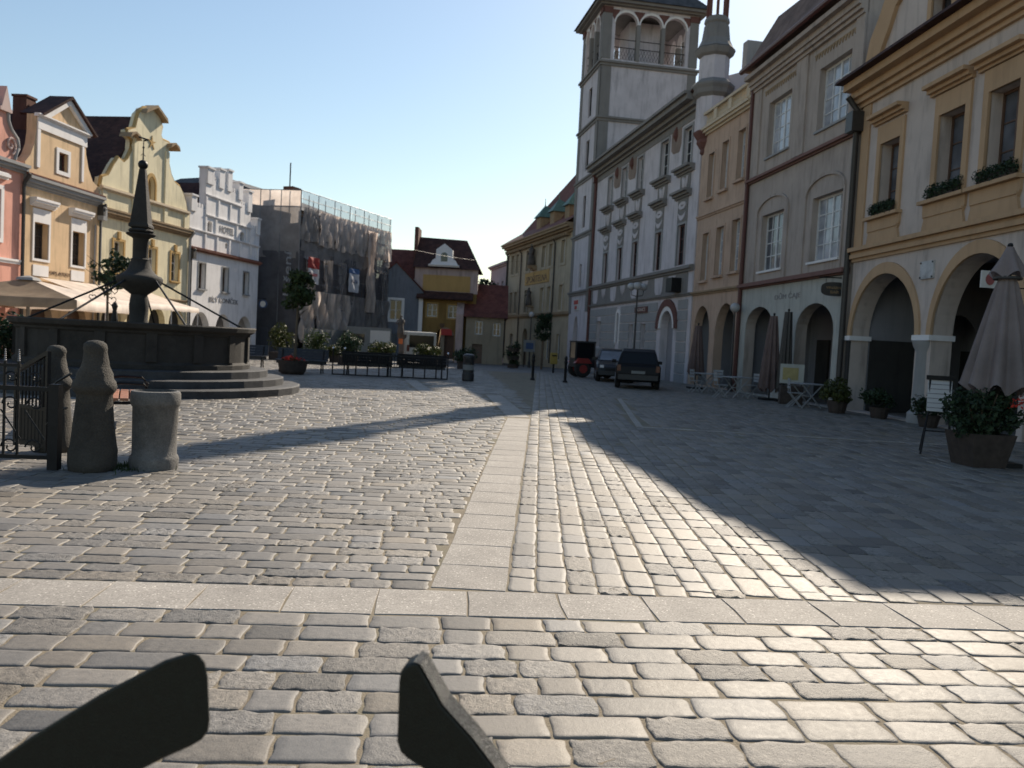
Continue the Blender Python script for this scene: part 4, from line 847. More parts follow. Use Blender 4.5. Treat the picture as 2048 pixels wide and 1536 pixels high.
# gallery: pierced walls on four sides
gz0, gzt = 21.6, 25.0
def side_arcs(x0, x1): 
    w_ = (x1-x0)/3; return [arch(x0+i*w_+.1, x0+(i+1)*w_-.1, gz0+.02, 24.1, 24.85) for i in range(3)]
for nm, (ox, oy, rz_, LL) in dict(f=(0, -q, 0, L), b=(L, D, math.pi, L), r=(L, -q, math.pi/2, D+q), l=(0, D, -math.pi/2, D+q)).items():
    o = wall(h, [(.005, gz0), (LL-.005, gz0), (LL-.005, gzt+.2), (.005, gzt+.2)], side_arcs(.75, LL-.75), M['town'], .32, 'gallery_wall'); o.location = (ox, oy, 0); o.rotation_euler = (0, 0, rz_)
    m2 = MB(); w_ = (LL-1.5)/3
    for i in range(3):
        xs = .75+i*w_; m2.ring([(float(x), float(z)) for x, z in arcpts(xs+.1, xs+w_-.1, 24.1, 24.85)], [(float(x), float(z)) for x, z in arcpts(xs+.0, xs+w_, 24.1, 25.0)], -.05, .02)
    o2 = m2.build('arch_trim', M['trim'], o)
    m3 = MB()
    for i in (0, 1, 2, 3): 
        xs = .75+i*w_; m3.prism([(xs-.4, 24.98), (xs+.4, 24.98), (xs, 24.3)], -.03, .01)
    m3.build('spandrel', M['brick'], o)
    m4 = MB()
    for i in (1, 2): m4.box(.75+i*w_-.13, .75+i*w_+.13, -.05, .34, gz0+.01, 24.08)
    for s0, s1 in ((-.03, .6), (LL-.6, LL+.03)): m4.box(s0, s1, -.045, .01, gz0, 24.9)
    m4.build('columns', M['towngrey'], o)
    m5 = MB().box(-.1, .62, -.1, .01, 24.72, 25.12).box(LL-.62, LL+.1, -.1, .01, 24.72, 25.12); m5.build('capital', M['brick'], o)
    m6 = MB()
    for z in (gz0+.9, gz0+1.45): m6.tube([(.75, .16, z), (LL-.75, .16, z)], .03, 5)
    for k in range(int((LL-1.5)/.22)):
        for sg_ in (-1, 1): m6.tube([(.8+k*.22, .16+.01*sg_, gz0+(.02 if sg_ > 0 else .9)), (min(LL-.75, .8+k*.22+.4), .16+.01*sg_, gz0+(.9 if sg_ > 0 else .02))], .012, 4, False)
    m6.build('railing', M['iron'], o)
MB().box(1.6, 3.9, 2.2, 4.8, gz0, 24.9).build('bell_room', M['town'], h)
MB().box(3.0, 3.6, .4, .6, gz0+1.0, gz0+1.9).build('loudspeaker', M['iron'], h)
mb = MB().box(-.3, L+.3, -q-.3, D+.3, 25.2, 25.32).box(-.55, L+.55, -q-.55, D+.55, 25.32, 25.5)
mb.build('cornice', M['towngrey'], h)
MB().add([(-.7, -q-.7, 25.5), (L+.7, -q-.7, 25.5), (L+.7, D+.7, 25.5), (-.7, D+.7, 25.5), (.5, .4, 26.9), (L-.5, .4, 26.9), (L-.5, D-.6, 26.9), (.5, D-.6, 26.9), (L/2, D/2, 30)], [(0, 1, 5, 4), (1, 2, 6, 5), (2, 3, 7, 6), (3, 0, 4, 7), (4, 5, 8), (5, 6, 8), (6, 7, 8), (7, 4, 8), (0, 3, 2, 1)]).build('roof', M['slate'], h)

# ------------------------------------------------------------------ shaded row on the other side
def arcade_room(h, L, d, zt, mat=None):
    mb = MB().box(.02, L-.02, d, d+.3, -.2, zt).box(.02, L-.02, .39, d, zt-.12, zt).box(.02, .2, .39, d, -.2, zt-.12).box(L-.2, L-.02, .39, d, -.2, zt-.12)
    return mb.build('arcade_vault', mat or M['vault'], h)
h, L = house('salmon_house', 'narrow salmon house with a balustrade along its flat top', (8.5, 40.0), (9.33, 34.4)); L -= .02
UW = [(1.0, 1.68, 8.72, 10.77), (2.58, 3.3, 8.82, 10.95), (4.3, 5.05, 8.95, 11.05)]
LW = [(.86, 1.6, 4.9, 7.1), (2.5, 3.35, 5.03, 7.18), (4.25, 5.08, 5.07, 7.28)]
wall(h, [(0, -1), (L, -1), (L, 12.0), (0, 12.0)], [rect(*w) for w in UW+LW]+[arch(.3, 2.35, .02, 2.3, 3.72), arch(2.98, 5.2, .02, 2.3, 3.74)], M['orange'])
for (a, b_, z0, z1) in UW+LW:
    w = window(h, a, b_, z0, z1, 2, 4, .2, M['white'], M['curtain'] if a > 2 else M['panesky'], .06); mb = surround(MB(), a, b_, z0, z1, .1, .03, False); mb.build('surround', M['orange'], w); MB().box(a-.15, b_+.15, -.14, .03, z0-.12, z0-.01).build('sill', M['orange'], w)
mb = MB(); mould(mb, -.02, L+.02, 11.75, [(.1, .1), (.12, .22), (.1, .3)]); mb.build('cornice', M['creamtrim'], h)
mb = MB().box(0, L, -.16, .1, 12.07, 12.2).box(-.02, L+.02, -.22, .16, 12.68, 12.8)
for a in (0, 1.65, 3.3, 5.2): mb.box(a, a+.35, -.18, .12, 12.2, 12.68)
t = .45
while t < L-.4:
    mb.lathe([(.06, 12.2), (.08, 12.35), (.04, 12.5), (.07, 12.68)], 6, (t, -.03)); t += .19
mb.build('balustrade', M['creamtrim'], h)
mould(MB(), 0, L, 7.85, [(.08, .06), (.08, .12)]).build('string_course', M['orange'], h); mould(MB(), 0, L, 4.25, [(.08, .07), (.08, .14)]).build('string_course', M['bankdark'], h)
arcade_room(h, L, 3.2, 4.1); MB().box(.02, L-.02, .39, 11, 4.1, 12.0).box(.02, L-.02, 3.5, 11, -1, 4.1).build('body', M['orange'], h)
MB().box(.1, L-.1, 3.14, 3.195, 0, 2.1).build('dado', M['vaultdark'], h); MB().box(1.4, 2.3, 3.08, 3.135, 0, 2.3).build('door', M['woodbrown'], h)
rf = MB().box(.05, L-.05, .2, 10, 12.0, 12.06).build('roof', M['slate'], h); MB().box(.5, 1.4, 4.4, 5.4, 12.06, 17.6).box(1.4, 2.2, 4.5, 5.3, 12.06, 16.6).build('chimney', M['chimney'], rf)

h, L = house('beige_house', 'beige grey house with tall many paned windows under blind arches', (9.33, 34.4), (10.28, 25.8)); L -= .02
UW = [(1.58, 3.57, 9.28, 11.42), (5.72, 7.85, 9.28, 11.4)]; LW = [(1.58, 3.56, 4.84, 7.03), (5.84, 7.9, 4.82, 7.0)]
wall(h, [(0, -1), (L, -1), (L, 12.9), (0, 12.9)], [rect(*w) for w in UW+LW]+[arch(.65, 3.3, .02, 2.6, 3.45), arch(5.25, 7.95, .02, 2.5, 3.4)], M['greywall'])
for i, (a, b_, z0, z1) in enumerate(UW+LW):
    w = window(h, a, b_, z0, z1, 4, 4, .22, M['white'], M['curtain'] if i != 2 else M['panesky'], .08, .035); MB().box(a-.06, b_+.06, -.08, .2, z0-.08, z0-.005).build('sill', M['trim'] if i > 1 else M['trimgrey'], w)
mb = MB()
for a in (.0, 3.95, 8.1):
    mb.box(a, a+(.9 if a else .85) if a < 8 else L, -.06, .02, 8.75, 12.2)
for a in (1.15, 3.98, 5.35, 8.05): mb.box(a-.0, a+.04, -.05, .02, 4.5, 7.12)
mb.build('pilaster', M['greywall'], h)
for a, b_ in ((1.15, 4.0), (5.35, 8.08)):
    MB().ring([(float(x), float(z)) for x, z in arcpts(a+.06, b_-.06, 7.1, 7.62, 20)], [(float(x), float(z)) for x, z in arcpts(a, b_, 7.1, 7.72, 20)], -.07, .02).build('blind_arch', M['greywall'], h)
mb = MB(); mould(mb, 0, L, 12.2, [(.12, .12), (.14, .22), (.2, .3), (.16, .5)]); mb.build('cornice', M['greywall'], h)
MB().tube([(-.05, -.62, 13.05), (L+.1, -.62, 13.05)], .11, 8).build('gutter', M['pipe'], h, True)
mb = MB()
for s0, s1 in ((1.1, 3.9), (5.3, 8.1)):
    t = s0
    while t < s1: mb.prism([(t, 11.98), (t+.1, 11.78), (t+.2, 11.98)], -.03, .01); t += .2
mb.build('painted_fringe', M['bankdark'], h)
mould(MB(), 0, L, 8.5, [(.06, .1), (.1, .2), (.05, .1)]).build('string_course', M['redstring'], h)
mould(MB(), 0, L, 4.22, [(.06, .1), (.12, .25), (.05, .12)]).build('string_course', M['redstring'], h)
MB().box(.005, L-.005, -.04, .01, -.9, .02).box(.005, .64, -.025, .01, .02, 4.21).box(3.31, 5.24, -.025, .01, .02, 4.21).box(7.96, L-.005, -.025, .01, .02, 4.21).prism([(.64, 4.21), (.64, 2.6)]+[(float(x), float(z)) for x, z in arcpts(.65, 3.3, 2.6, 3.45)][::-1]+[(3.31, 2.6), (3.31, 4.21)], -.025, .01).prism([(5.24, 4.21), (5.24, 2.5)]+[(float(x), float(z)) for x, z in arcpts(5.25, 7.95, 2.5, 3.4)][::-1]+[(7.96, 2.5), (7.96, 4.21)], -.025, .01).build('ground_floor_render', M['greylow'], h)
lettering(h, 'DŮM ČAJE', 3.35, 3.6, 2.1, .30, M['lettersgrey'], .03)
mb = MB().box(4.35, 4.95, -.05, -.02, 2.1, 2.5).box(4.3, 4.9, -.05, -.02, 1.6, 1.95).box(4.3, 4.9, -.05, -.02, 1.15, 1.45); mb.build('notice_board', M['trimgrey'], h)
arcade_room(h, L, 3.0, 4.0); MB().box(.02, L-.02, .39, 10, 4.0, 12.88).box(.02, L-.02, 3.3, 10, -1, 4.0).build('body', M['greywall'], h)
MB().box(6.9, 8.2, 2.9, 2.995, 0, 2.3).box(1.0, 2.0, 2.9, 2.995, 0, 2.3).build('door', M['vaultdark'], h)
rf = MB().add([(-.2, -.5, 13.08), (L, -.5, 13.08), (L, .85, 15.0), (-.2, .85, 15.5), (L, 9, 15.6), (-.2, 9, 16.0), (L, 9, 12.9), (-.2, 9, 12.9)], [(0, 1, 2, 3), (3, 2, 4, 5), (1, 6, 4, 2), (0, 3, 5, 7), (4, 6, 7, 5), (0, 7, 6, 1)]).build('roof', M['rooffaded'], h)
MB().box(3.3, 4.0, 3.0, 3.7, 14.2, 15.6).build('chimney', M['chimney'], rf)
downpipe(h, .05, 12.95, M['pipe'], .09, False); 

h, L = house('arcaded_house', 'white and deep ochre house with two wide arcade arches and flower boxes', (10.35, 25.7), (10.9, 17.5)); L -= .02
out = [(0, -1), (L, -1), (L, 10.2), (L-.3, 10.6), (L-1.2, 11.0), (6.0, 11.4), (4.4, 11.75), (2.3, 11.8), (1.35, 12.25), (.98, 12.1), (.7, 11.7), (.27, 11.25), (-.02, 10.6), (0, 10.2)]
UW = [(1.25, 2.33, 5.8, 7.88), (4.2, 5.32, 5.8, 7.92), (6.2, 7.3, 5.8, 7.93)]
GW = rect(3.42, 4.35, 10.3, 11.25)
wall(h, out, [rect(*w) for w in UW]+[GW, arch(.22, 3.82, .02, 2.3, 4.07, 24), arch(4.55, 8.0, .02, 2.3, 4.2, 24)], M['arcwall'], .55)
for (a, b_, z0, z1) in UW:
    w = window(h, a, b_, z0, z1, 2, 3, .3, M['woodbrown'], M['panesky'], .07, .03); mb = surround(MB(), a, b_, z0, z1, .2, .06, False, .52)
    mould(mb, a-.42, b_+.25, 8.48, [(.07, .1), (.1, .2), (.1, .34)]); mb.build('surround', M['arcochre'], w)
    MB().box(a-.5, b_+.32, -.2, .25, 5.70, 5.79).build('sill', M['arcochre'], w)
    MB().prism([(a-.42, 5.69), (b_+.28, 5.69), (b_+.28, 5.45), (b_+.2, 5.3), (b_+.28, 5.02), (a-.42, 5.02), (a-.34, 5.3), (a-.42, 5.45)], -.07, .02).box(a-.36, b_+.22, -.1, -.06, 5.36, 5.42).build('apron', M['arcochre'], w)
window(h, 3.42, 4.35, 10.3, 11.25, 2, 2, .25, M['woodbrown']); surround(MB(), 3.42, 4.35, 10.3, 11.25, .18, .05, False).build('surround', M['arcochre'], kids(h)[-1])
mb = MB(); mould(mb, -.25, L, 9.28, [(.12, .1), (.16, .22), (.2, .34), (.22, .6)]); mb.build('cornice', M['arcochre'], h)
MB().prism([(-.85, 9.99), (-.8, 10.1), (.02, 10.32), (.02, 10.0)], -.35, L, 'x').build('cornice_tiles', M['roof'], h)
MB().ring([(.75, 10.3), (1.0, 10.75), (1.35, 11.2), (1.65, 11.7), (1.85, 11.8)], [(-.02, 10.3), (.27, 11.2), (.7, 11.68), (1.0, 12.1), (1.35, 12.25)], -.12, .02).build('volute', M['arcochre'], h)
mb = MB(); mould(mb, -.02, L, 4.56, [(.1, .06), (.12, .14), (.08, .10), (.12, .22)]); mb.build('string_course', M['arcochre'], h)
MB().box(.02, .5, -.05, .02, 4.99, 9.27).build('pilaster', M['arcochre'], h)
mb = MB()
for a, b_, zs, zc in ((.22, 3.82, 2.3, 4.07), (4.55, 8.0, 2.3, 4.2)):
    mb.ring([(float(x), float(z)) for x, z in arcpts(a, b_, zs, zc, 24)], [(float(x), float(z)) for x, z in arcpts(a-.2, b_+.2, zs, zc+.32, 24)], -.06, .03)
mb.build('archivolt', M['arcochre'], h)
MB().box(3.78, 4.6, -.1, .6, 2.16, 2.3).box(-.02, .3, -.1, .6, 2.16, 2.3).build('capital', M['trim'], h)
MB().box(.005, .215, -.05, .56, -.5, 2.15).build('dado', M['vaultdark'], h)
mb = MB().lathe([(.36, 0), (.36, .25), (.26, .35), (.23, 1.85), (.32, 2.0), (.36, 2.15)], 14, (4.18, .1)); mb.build('column', M['trimgrey'], h, True)
pq = MB().box(3.86, 4.46, -.05, .01, 3.76, 4.22).build('plaque', M['plaque'], h); MB().box(3.87, 3.91, -.07, -.045, 4.16, 4.2).box(4.41, 4.45, -.07, -.045, 4.16, 4.2).box(3.87, 3.91, -.07, -.045, 3.78, 3.82).box(4.41, 4.45, -.07, -.045, 3.78, 3.82).build('bolts', M['iron'], pq)
arcade_room(h, L, 3.6, 4.5)
MB().box(.02, L-.02, .54, 12, 4.5, 10.2).box(.02, L-.02, 3.9, 12, -1, 4.5).build('body', M['arcwall'], h)
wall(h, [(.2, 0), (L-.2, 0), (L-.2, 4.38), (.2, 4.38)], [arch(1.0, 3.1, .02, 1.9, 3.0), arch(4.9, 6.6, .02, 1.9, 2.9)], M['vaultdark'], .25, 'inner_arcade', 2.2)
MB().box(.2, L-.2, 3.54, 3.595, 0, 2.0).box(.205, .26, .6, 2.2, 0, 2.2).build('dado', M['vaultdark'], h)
MB().prism([(2.5, 10.2), (6.5, 11.6), (12, 10.2)], .2, L-.2, 'x').build('roof', M['roof'], h)
mb = MB().tube([(-.1, -.16, 0), (-.1, -.16, 9.2), (-.1, -.5, 9.6)], .09, 10); mb.box(-.32, .12, -.42, .0, 8.55, 9.15); mb.build('downpipe', M['pipedark'], h, True)
h, L = house('plain_house', 'plain low house next to the arcaded house', (10.95, 17.4), (11.6, 8.0)); L -= .02
wall(h, [(0, -1), (L, -1), (L, 8), (0, 8)], [rect(a, a+1, z, z+1.6) for a in (1.2, 4, 6.8) for z in (1, 5)], M['bank'])
for a in (1.2, 4, 6.8):
    for z in (1, 5): window(h, a, a+1, z, z+1.6)
MB().box(.02, L-.02, .39, 9, -1, 8).build('body', M['bank'], h); MB().prism([(-.3, 8), (5, 10), (10, 8)], 0, L, 'x').build('roof', M['roof'], h)

# ------------------------------------------------------------------ fountain
FX, FY = -9.27, 20.35
ft = thing('fountain', 'dark sandstone fountain with a round basin, three steps and an obelisk column', 'fountain', (FX, FY, 0), R(8))
n = 32
MB().lathe([(3.9, -.1), (3.92, .16), (3.88, .18), (3.3, .18)], n).build('step', M['step'], ft); MB().lathe([(3.5, .17), (3.5, .34), (3.46, .355), (2.9, .355)], n).build('step', M['step'], ft); MB().lathe([(3.1, .35), (3.1, .52), (3.06, .535), (2.2, .535)], n).build('step', M['step'], ft)
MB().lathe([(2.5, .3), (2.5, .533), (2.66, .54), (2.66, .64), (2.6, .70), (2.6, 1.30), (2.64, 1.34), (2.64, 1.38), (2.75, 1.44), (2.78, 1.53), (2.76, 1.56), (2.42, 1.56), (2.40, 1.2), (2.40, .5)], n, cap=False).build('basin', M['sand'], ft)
mb = MB()
for k in range(16):
    a = 2*math.pi*k/16; c, s = math.cos(a), math.sin(a); x, y = 2.6*c, 2.6*s
    w = .11; mb.add([(x*1.0-s*q*w-c*.04*(d < 0)+c*.05*(d > 0), y+c*q*w-s*.04*(d < 0)+s*.05*(d > 0), z) for z in (.705, 1.335) for d in (-1, 1) for q in (-1, 1)], [(0, 1, 3, 2), (4, 6, 7, 5), (0, 2, 6, 4), (1, 5, 7, 3), (2, 3, 7, 6), (0, 4, 5, 1)])
mb.build('basin_pilaster', M['sand'], ft)
MB().lathe([(.3, 1.28), (2.41, 1.28)], n, cap=False).build('water', M['water'], ft)
def hz(y): return 1.55+(646.0-y)/81.0
pr = [(.55, .5), (.55, 1.0), (.36, 1.25), (hz(0)*0+.21, hz(640)), (.22, hz(620)), (.225, hz(612)), (.205, hz(598)), (.19, hz(590)), (.24, hz(587)), (.40, hz(577)), (.50, hz(568)), (.53, hz(562)), (.535, hz(557)), (.50, hz(553)), (.42, hz(551)), (.33, hz(545)), (.27, hz(538)), (.24, hz(530)), (.21, hz(523)), (.22, hz(520)), (.18, hz(518)), (.18, hz(480)), (.20, hz(478)), (.30, hz(474)), (.345, hz(471)), (.34, hz(469)), (.22, hz(468)), (.20, hz(466))]
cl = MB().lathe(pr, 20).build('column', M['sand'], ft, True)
q4 = dict(n=4, rot=math.pi/4)
MB().lathe([(.25, hz(460)), (.33, hz(457)), (.33, hz(453)), (.29, hz(450)), (.08*1.2, hz(343)), (.06, hz(341))], **q4).lathe([(.28, hz(466.5)), (.30, hz(464)), (.26, hz(460.5))], 12).build('obelisk', M['sand'], ft)
MB().sphere((0, 0, hz(334)), .118, 14).build('ball', M['iron'], ft, 'all')
MB().tube([(0, 0, hz(326)), (0, 0, hz(284))], [.018, .008], 6).sphere((0, 0, hz(300)), .03, 6).tube([(-.06, 0, hz(316)), (0, 0, hz(312)), (.05, 0, hz(317))], .008, 4).tube([(0, 0, hz(287)), (.10, 0.05, hz(284)), (-.12, 0, hz(280))], .02, 4).build('finial', M['iron'], ft)
for a in (15, 75, 105, 195, 255, 285):
    c, s = math.cos(R(a-8)), math.sin(R(a-8))
    if a in (75, 285): continue
    MB().tube([(c*.45, s*.45, hz(562)), (c*2.52, s*2.52, 1.50)], .024, 6).build('pipe', M['iron'], ft)
MB().tube([(.45, -.25, hz(562)), (1.6, -1.9, 1.52)], .024, 6).build('pipe', M['iron'], ft)
MB().lathe([(.07, 1.5), (.09, 1.6), (.05, 1.85), (.08, 1.95), (.03, 2.05)], 10, (-.85, .9)).lathe([(.10, 1.2), (.08, 1.52)], 10, (-.85, .9)).build('spout', M['sand'], ft)

# ------------------------------------------------------------------ leaves
def leaves(mb, blobs, n, size, seed=0, flat=.5):
    g = random.Random(seed); tot = sum(b[3]*b[4]*b[5] for b in blobs)
    for (cx, cy, cz, rx, ry, rz_) in blobs:
        for _ in range(int(n*rx*ry*rz_/tot)):
            while True:
                p = Vector((g.uniform(-1, 1), g.uniform(-1, 1), g.uniform(-1, 1)))
                if .25 < p.length < 1 and g.random() < p.length**1.2: break
            c = Vector((cx+p.x*rx, cy+p.y*ry, cz+p.z*rz_)); d = (p.normalized()*.8+Vector((g.gauss(0, .6), g.gauss(0, .6), g.gauss(.1, .6)))).normalized()
            t = d.cross(Vector((g.gauss(0, 1), g.gauss(0, 1), g.gauss(0, 1)))).normalized(); b2 = d.cross(t); k = size*g.uniform(.6, 1.35)
            mb.add([c-t*k*.55, c+b2*k*.3+d*k*.06, c+t*k*.6, c-b2*k*.3+d*k*.06], [(0, 1, 2, 3)])
    return mb
def clumps(c, r, rz_, k, s, seed):
    g = random.Random(seed); out = []
    for _ in range(k):
        while True:
            p = Vector((g.uniform(-1, 1), g.uniform(-1, 1), g.uniform(-1, 1)))
            if p.length < 1: break
        q = s*g.uniform(.7, 1.4); out.append((c[0]+p.x*r, c[1]+p.y*r, c[2]+p.z*rz_, q, q, q*.85))
    return out
def tree(name, label, cat, loc, h0, crown_r, crown_h, trunk_r, mat, n, size, seed, group=None, k=26, s=.28):
    t = thing(name, label, cat, loc, 0, group); g = random.Random(seed); cz = h0+crown_h/2; mb = MB()
    lean = g.uniform(-.08, .08)
    mb.tube([(0, 0, 0), (lean*.4, 0, h0*.5), (lean, .02, h0), (lean*.8, 0, cz+crown_h*.2)], [trunk_r*1.25, trunk_r, trunk_r*.85, trunk_r*.35], 8)
    for i in range(7):
        a = g.uniform(0, 6.28); zz = h0+crown_h*g.uniform(-.02, .5); e = crown_r*g.uniform(.5, .9)
        mb.tube([(lean, 0, zz), (lean+math.cos(a)*e*.5, math.sin(a)*e*.5, zz+e*.45), (lean+math.cos(a)*e, math.sin(a)*e, zz+e*.8)], [trunk_r*.45, trunk_r*.3, trunk_r*.12], 5)
    mb.build('trunk', M['bark'], t)
    leaves(MB(), clumps((lean, 0, cz), crown_r*.78, crown_h*.42, k, s, seed), n, size, seed).build('crown', mat, t)
    return t
t = tree('potted_tree', 'slim tree with wire hearts hanging below its crown behind the fountain', 'tree', (-13.3, 27, 0), 2.4, .95, 1.6, .045, M['leafdark'], 950, .14, 3, None, 24, .17)
tree('potted_tree', 'bushy tree growing out of the round planter with red flowers', 'tree', (-7.85, 29.7, .38), 1.5, .60, 2.15, .05, M['leaf'], 1700, .14, 5, None, 34, .19)
def heart(label, loc, s):
    pts = [(16*math.sin(a)**3*s/16, 0, (13*math.cos(a)-5*math.cos(2*a)-2*math.cos(3*a)-math.cos(4*a))*s/16) for a in np.linspace(0, 2*math.pi, 25)]
    o = MB().tube(pts, .014, 5).tube([(0, 0, s*.3), (0, 0, s*2.3)], .004, 4).build('wire_heart', M['woodbrown'], None, True); o.location = loc; tag(o, label, 'ornament', 'hearts hanging in the slim tree')
heart('small wire heart hanging nearest the awning side of the slim tree', (-13.72, 26.8, 2.30), .11); heart('largest wire heart hanging beside the trunk of the slim tree', (-13.10, 26.8, 2.22), .15); heart('wire heart half hidden in the leaves of the slim tree', (-13.15, 27.1, 2.55), .1)
pl = thing('planter', 'round dark planter with red flowers around the bushy tree', 'planter', (-7.93, 29.72, 0))
MB().lathe([(.38, 0), (.46, .1), (.53, .44), (.55, .5), (.49, .5), (.47, .40), (.1, .40)], 20).build('pot', M['planterwood'], pl)
leaves(MB(), clumps((0, 0, .50), .42, .05, 16, .14, 4), 420, .08, 4).build('flowers', M['redflower'], pl); leaves(MB(), clumps((0, 0, .46), .4, .04, 12, .14, 9), 300, .08, 9).build('foliage', M['leaf'], pl)

def bench(name, label, loc, rz_, L, slat, group=None, arms=False):
    b = thing(name, label, 'bench', loc, rz_, group)
    for sx in ([-L/2+.18, L/2-.18] if not arms else [-L/2+.04, L/2-.04]):
        mb = MB().tube([(sx, -.22, 0), (sx, -.18, .25), (sx, -.22, .42)], .028, 6).tube([(sx, .30, 0), (sx, .22, .3), (sx, .26, .45), (sx, .36, .86)], .028, 6).tube([(sx, -.24, .41), (sx, .25, .40)], .025, 6)
        if arms: mb.tube([(sx, -.22, .42), (sx, -.27, .58), (sx, -.18, .68), (sx, .1, .69), (sx, .31, .66)], .022, 6)
        mb.build('leg_frame', M['iron'], b)
    mb = MB()
    for i in range(4): mb.box(-L/2, L/2, -.25+i*.13, -.14+i*.13, .435, .475)
    mb.box(-L/2+.05, L/2-.05, -.21, -.18, .33, .434).box(-L/2+.05, L/2-.05, .2, .23, .33, .434)
    mb.build('seat', slat, b, False, .006)
    mb = MB()
    for i in range(4):
        z = .47+i*.108; y = .25+i*.04; mb.add([(-L/2, y, z), (L/2, y, z), (L/2, y+.045, z+.10), (-L/2, y+.045, z+.10), (-L/2, y+.04, z), (L/2, y+.04, z), (L/2, y+.085, z+.1), (-L/2, y+.085, z+.1)], [(0, 1, 2, 3), (7, 6, 5, 4), (0, 4, 5, 1), (3, 2, 6, 7), (0, 3, 7, 4), (1, 5, 6, 2)])
    mb.build('backrest', slat, b); return b
bench('park_bench', 'black slatted bench standing behind the planter with red flowers', (-8.0, 31.2, 0), R(4), 1.9, M['blackslat'], 'black benches around the square')
bench('park_bench', 'black slatted bench half hidden by the fountain basin', (-10.9, 33.4, 0), R(8), 1.8, M['blackslat'], 'black benches around the square')
bench('park_bench', 'black slatted bench behind the iron railing, nearer the tree planter', (-5.6, 31.9, 0), R(184), 1.9, M['blackslat'], 'black benches around the square')
bench('park_bench', 'black slatted bench behind the iron railing, nearer the black litter bin', (-3.55, 32.3, 0), R(184), 1.9, M['blackslat'], 'black benches around the square')
bench('park_bench', 'bench with brown slats and curved black iron arms between stone post and bin', (-5.78, 12.45, 0), R(115), 1.7, M['woodslat'], None, True)
# railing
ra = thing('iron_railing', 'low black iron railing with bright knobs in front of two benches', 'railing', (-6.75, 30.9, 0), R(7)); L = 4.3
mb = MB()
for i in range(2): mb.tube([(0 if i else 0, 0, .02+.0), (L, 0, .02)], .02, 6)
mb.build('foot_rail', M['iron'], ra)
MB().box(.2, L-.2, -.02, .02, .78, .83).box(.2, L-.2, -.02, .02, .36, .40).build('rail', M['iron'], ra)
mb = MB()
for i in range(40): mb.tube([(.25+i*.097, 0, .38), (.25+i*.097, 0, .8)], .014, 5, False)
mb.build('bars', M['iron'], ra)
for i in range(11):
    p = MB().tube([(i*L/10, 0, 0), (i*L/10, 0, .95 if i < 2 or i == 10 else .8)], .026, 8).build('post', M['iron'], ra)
    if i < 2 or i == 10: MB().sphere((i*L/10, 0, .99), .05, 8).build('knob', M['chrome'], p, 'all')
# black litter bin and bollards
bn = thing('litter_bin', 'tall black cylindrical litter bin standing alone on the paving', 'bin', (-1.69, 31.4, 0))
MB().lathe([(.22, 0), (.23, .05), (.23, .28), (.21, .30), (.21, .86), (.23, .88), (.23, .95), (.2, 1.0), (.08, 1.04)], 20).build('body', M['blackplastic'], bn); MB().box(-.12, .12, -.245, -.2, .70, .84).build('opening', M['iron'], bn); MB().lathe([(.212, .42), (.212, .62)], 20, cap=False).build('label_band', M['hoard'], bn)
def bollard(label, loc):
    b = thing('bollard', label, 'bollard', loc, 0, 'black bollards at the street mouth')
    MB().lathe([(.10, 0), (.10, .06), (.06, .1), (.055, .78), (.08, .82), (.08, .86), (.05, .9), (.07, .97), (.07, 1.03), (.03, 1.1)], 12).build('shaft', M['iron'], b, True)
bollard('black bollard with a turned top nearer the tall litter bin', (.86, 35.1, 0)); bollard('black bollard with a turned top nearer the parked cars', (2.2, 34.4, 0))

# ------------------------------------------------------------------ left foreground: posts, stone bin, fence
post = thing('stone_post', 'weathered stone post with a ringed neck beside the stone litter bin', 'stone post', (-4.33, 8.55, 0), 0, 'weathered stone posts')
def lump(o, amp, sc_=6.0, seed=0):
    me = o.data
    for v in me.vertices:
        p = v.co; k = amp*(math.sin(p.x*sc_*3.1+seed)*math.sin(p.z*sc_*1.7+1+seed)+.7*math.sin(p.y*sc_*4.3+p.z*sc_*2.6+seed*2)+.4*math.sin(p.z*sc_*6+p.x*30))
        rr = math.hypot(p.x, p.y)
        if rr > 1e-4: v.co.x += p.x/rr*k; v.co.y += p.y/rr*k
P0 = [(a*.9, z) for a, z in [(.26, -.03), (.262, .08), (.255, .2), (.24, .26), (.225, .45), (.205, .65), (.19, .78), (.20, .80), (.23, .83), (.238, .87), (.22, .92), (.195, .95), (.19, 1.0), (.158, 1.07), (.145, 1.12), (.13, 1.18), (.125, 1.23), (.135, 1.265), (.12, 1.31), (.08, 1.34), (.02, 1.35)]]
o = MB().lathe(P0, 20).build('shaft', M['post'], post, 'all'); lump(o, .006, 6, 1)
P1 = [(a*.86, z*.92) for a, z in P0]
p2 = thing('stone_post', 'smaller weathered stone post standing behind the black iron fence end', 'stone post', (-5.32, 9.6, 0), 0, 'weathered stone posts')
o = MB().lathe(P1, 20).build('shaft', M['post'], p2, 'all'); lump(o, .006, 6, 4)
sb = thing('stone_bin', 'round grey stone litter bin with a thick rim at the paving edge', 'bin', (-3.82, 8.85, 0))
o = MB().lathe([(.245, -.02), (.25, .10), (.24, .13), (.225, .15), (.222, .3), (.232, .66), (.246, .68), (.254, .70), (.254, .80), (.243, .828), (.21, .835), (.205, .80), (.20, .45), (.02, .45)], 32).build('body', M['granite'], sb, True); lump(o, .003, 5, 2)
MB().lathe([(.197, .5), (.19, .78), (.17, .79)], 24, cap=False).build('liner', M['iron'], sb)
fe = thing('iron_fence', 'black wrought iron fence with twisted bright tipped pickets and scrollwork', 'fence', (-4.66, 8.42, 0), R(184)); L = 2.3
MB().box(-.05, .05, -.05, .05, -.05, .88).build('end_post', M['iron'], fe)
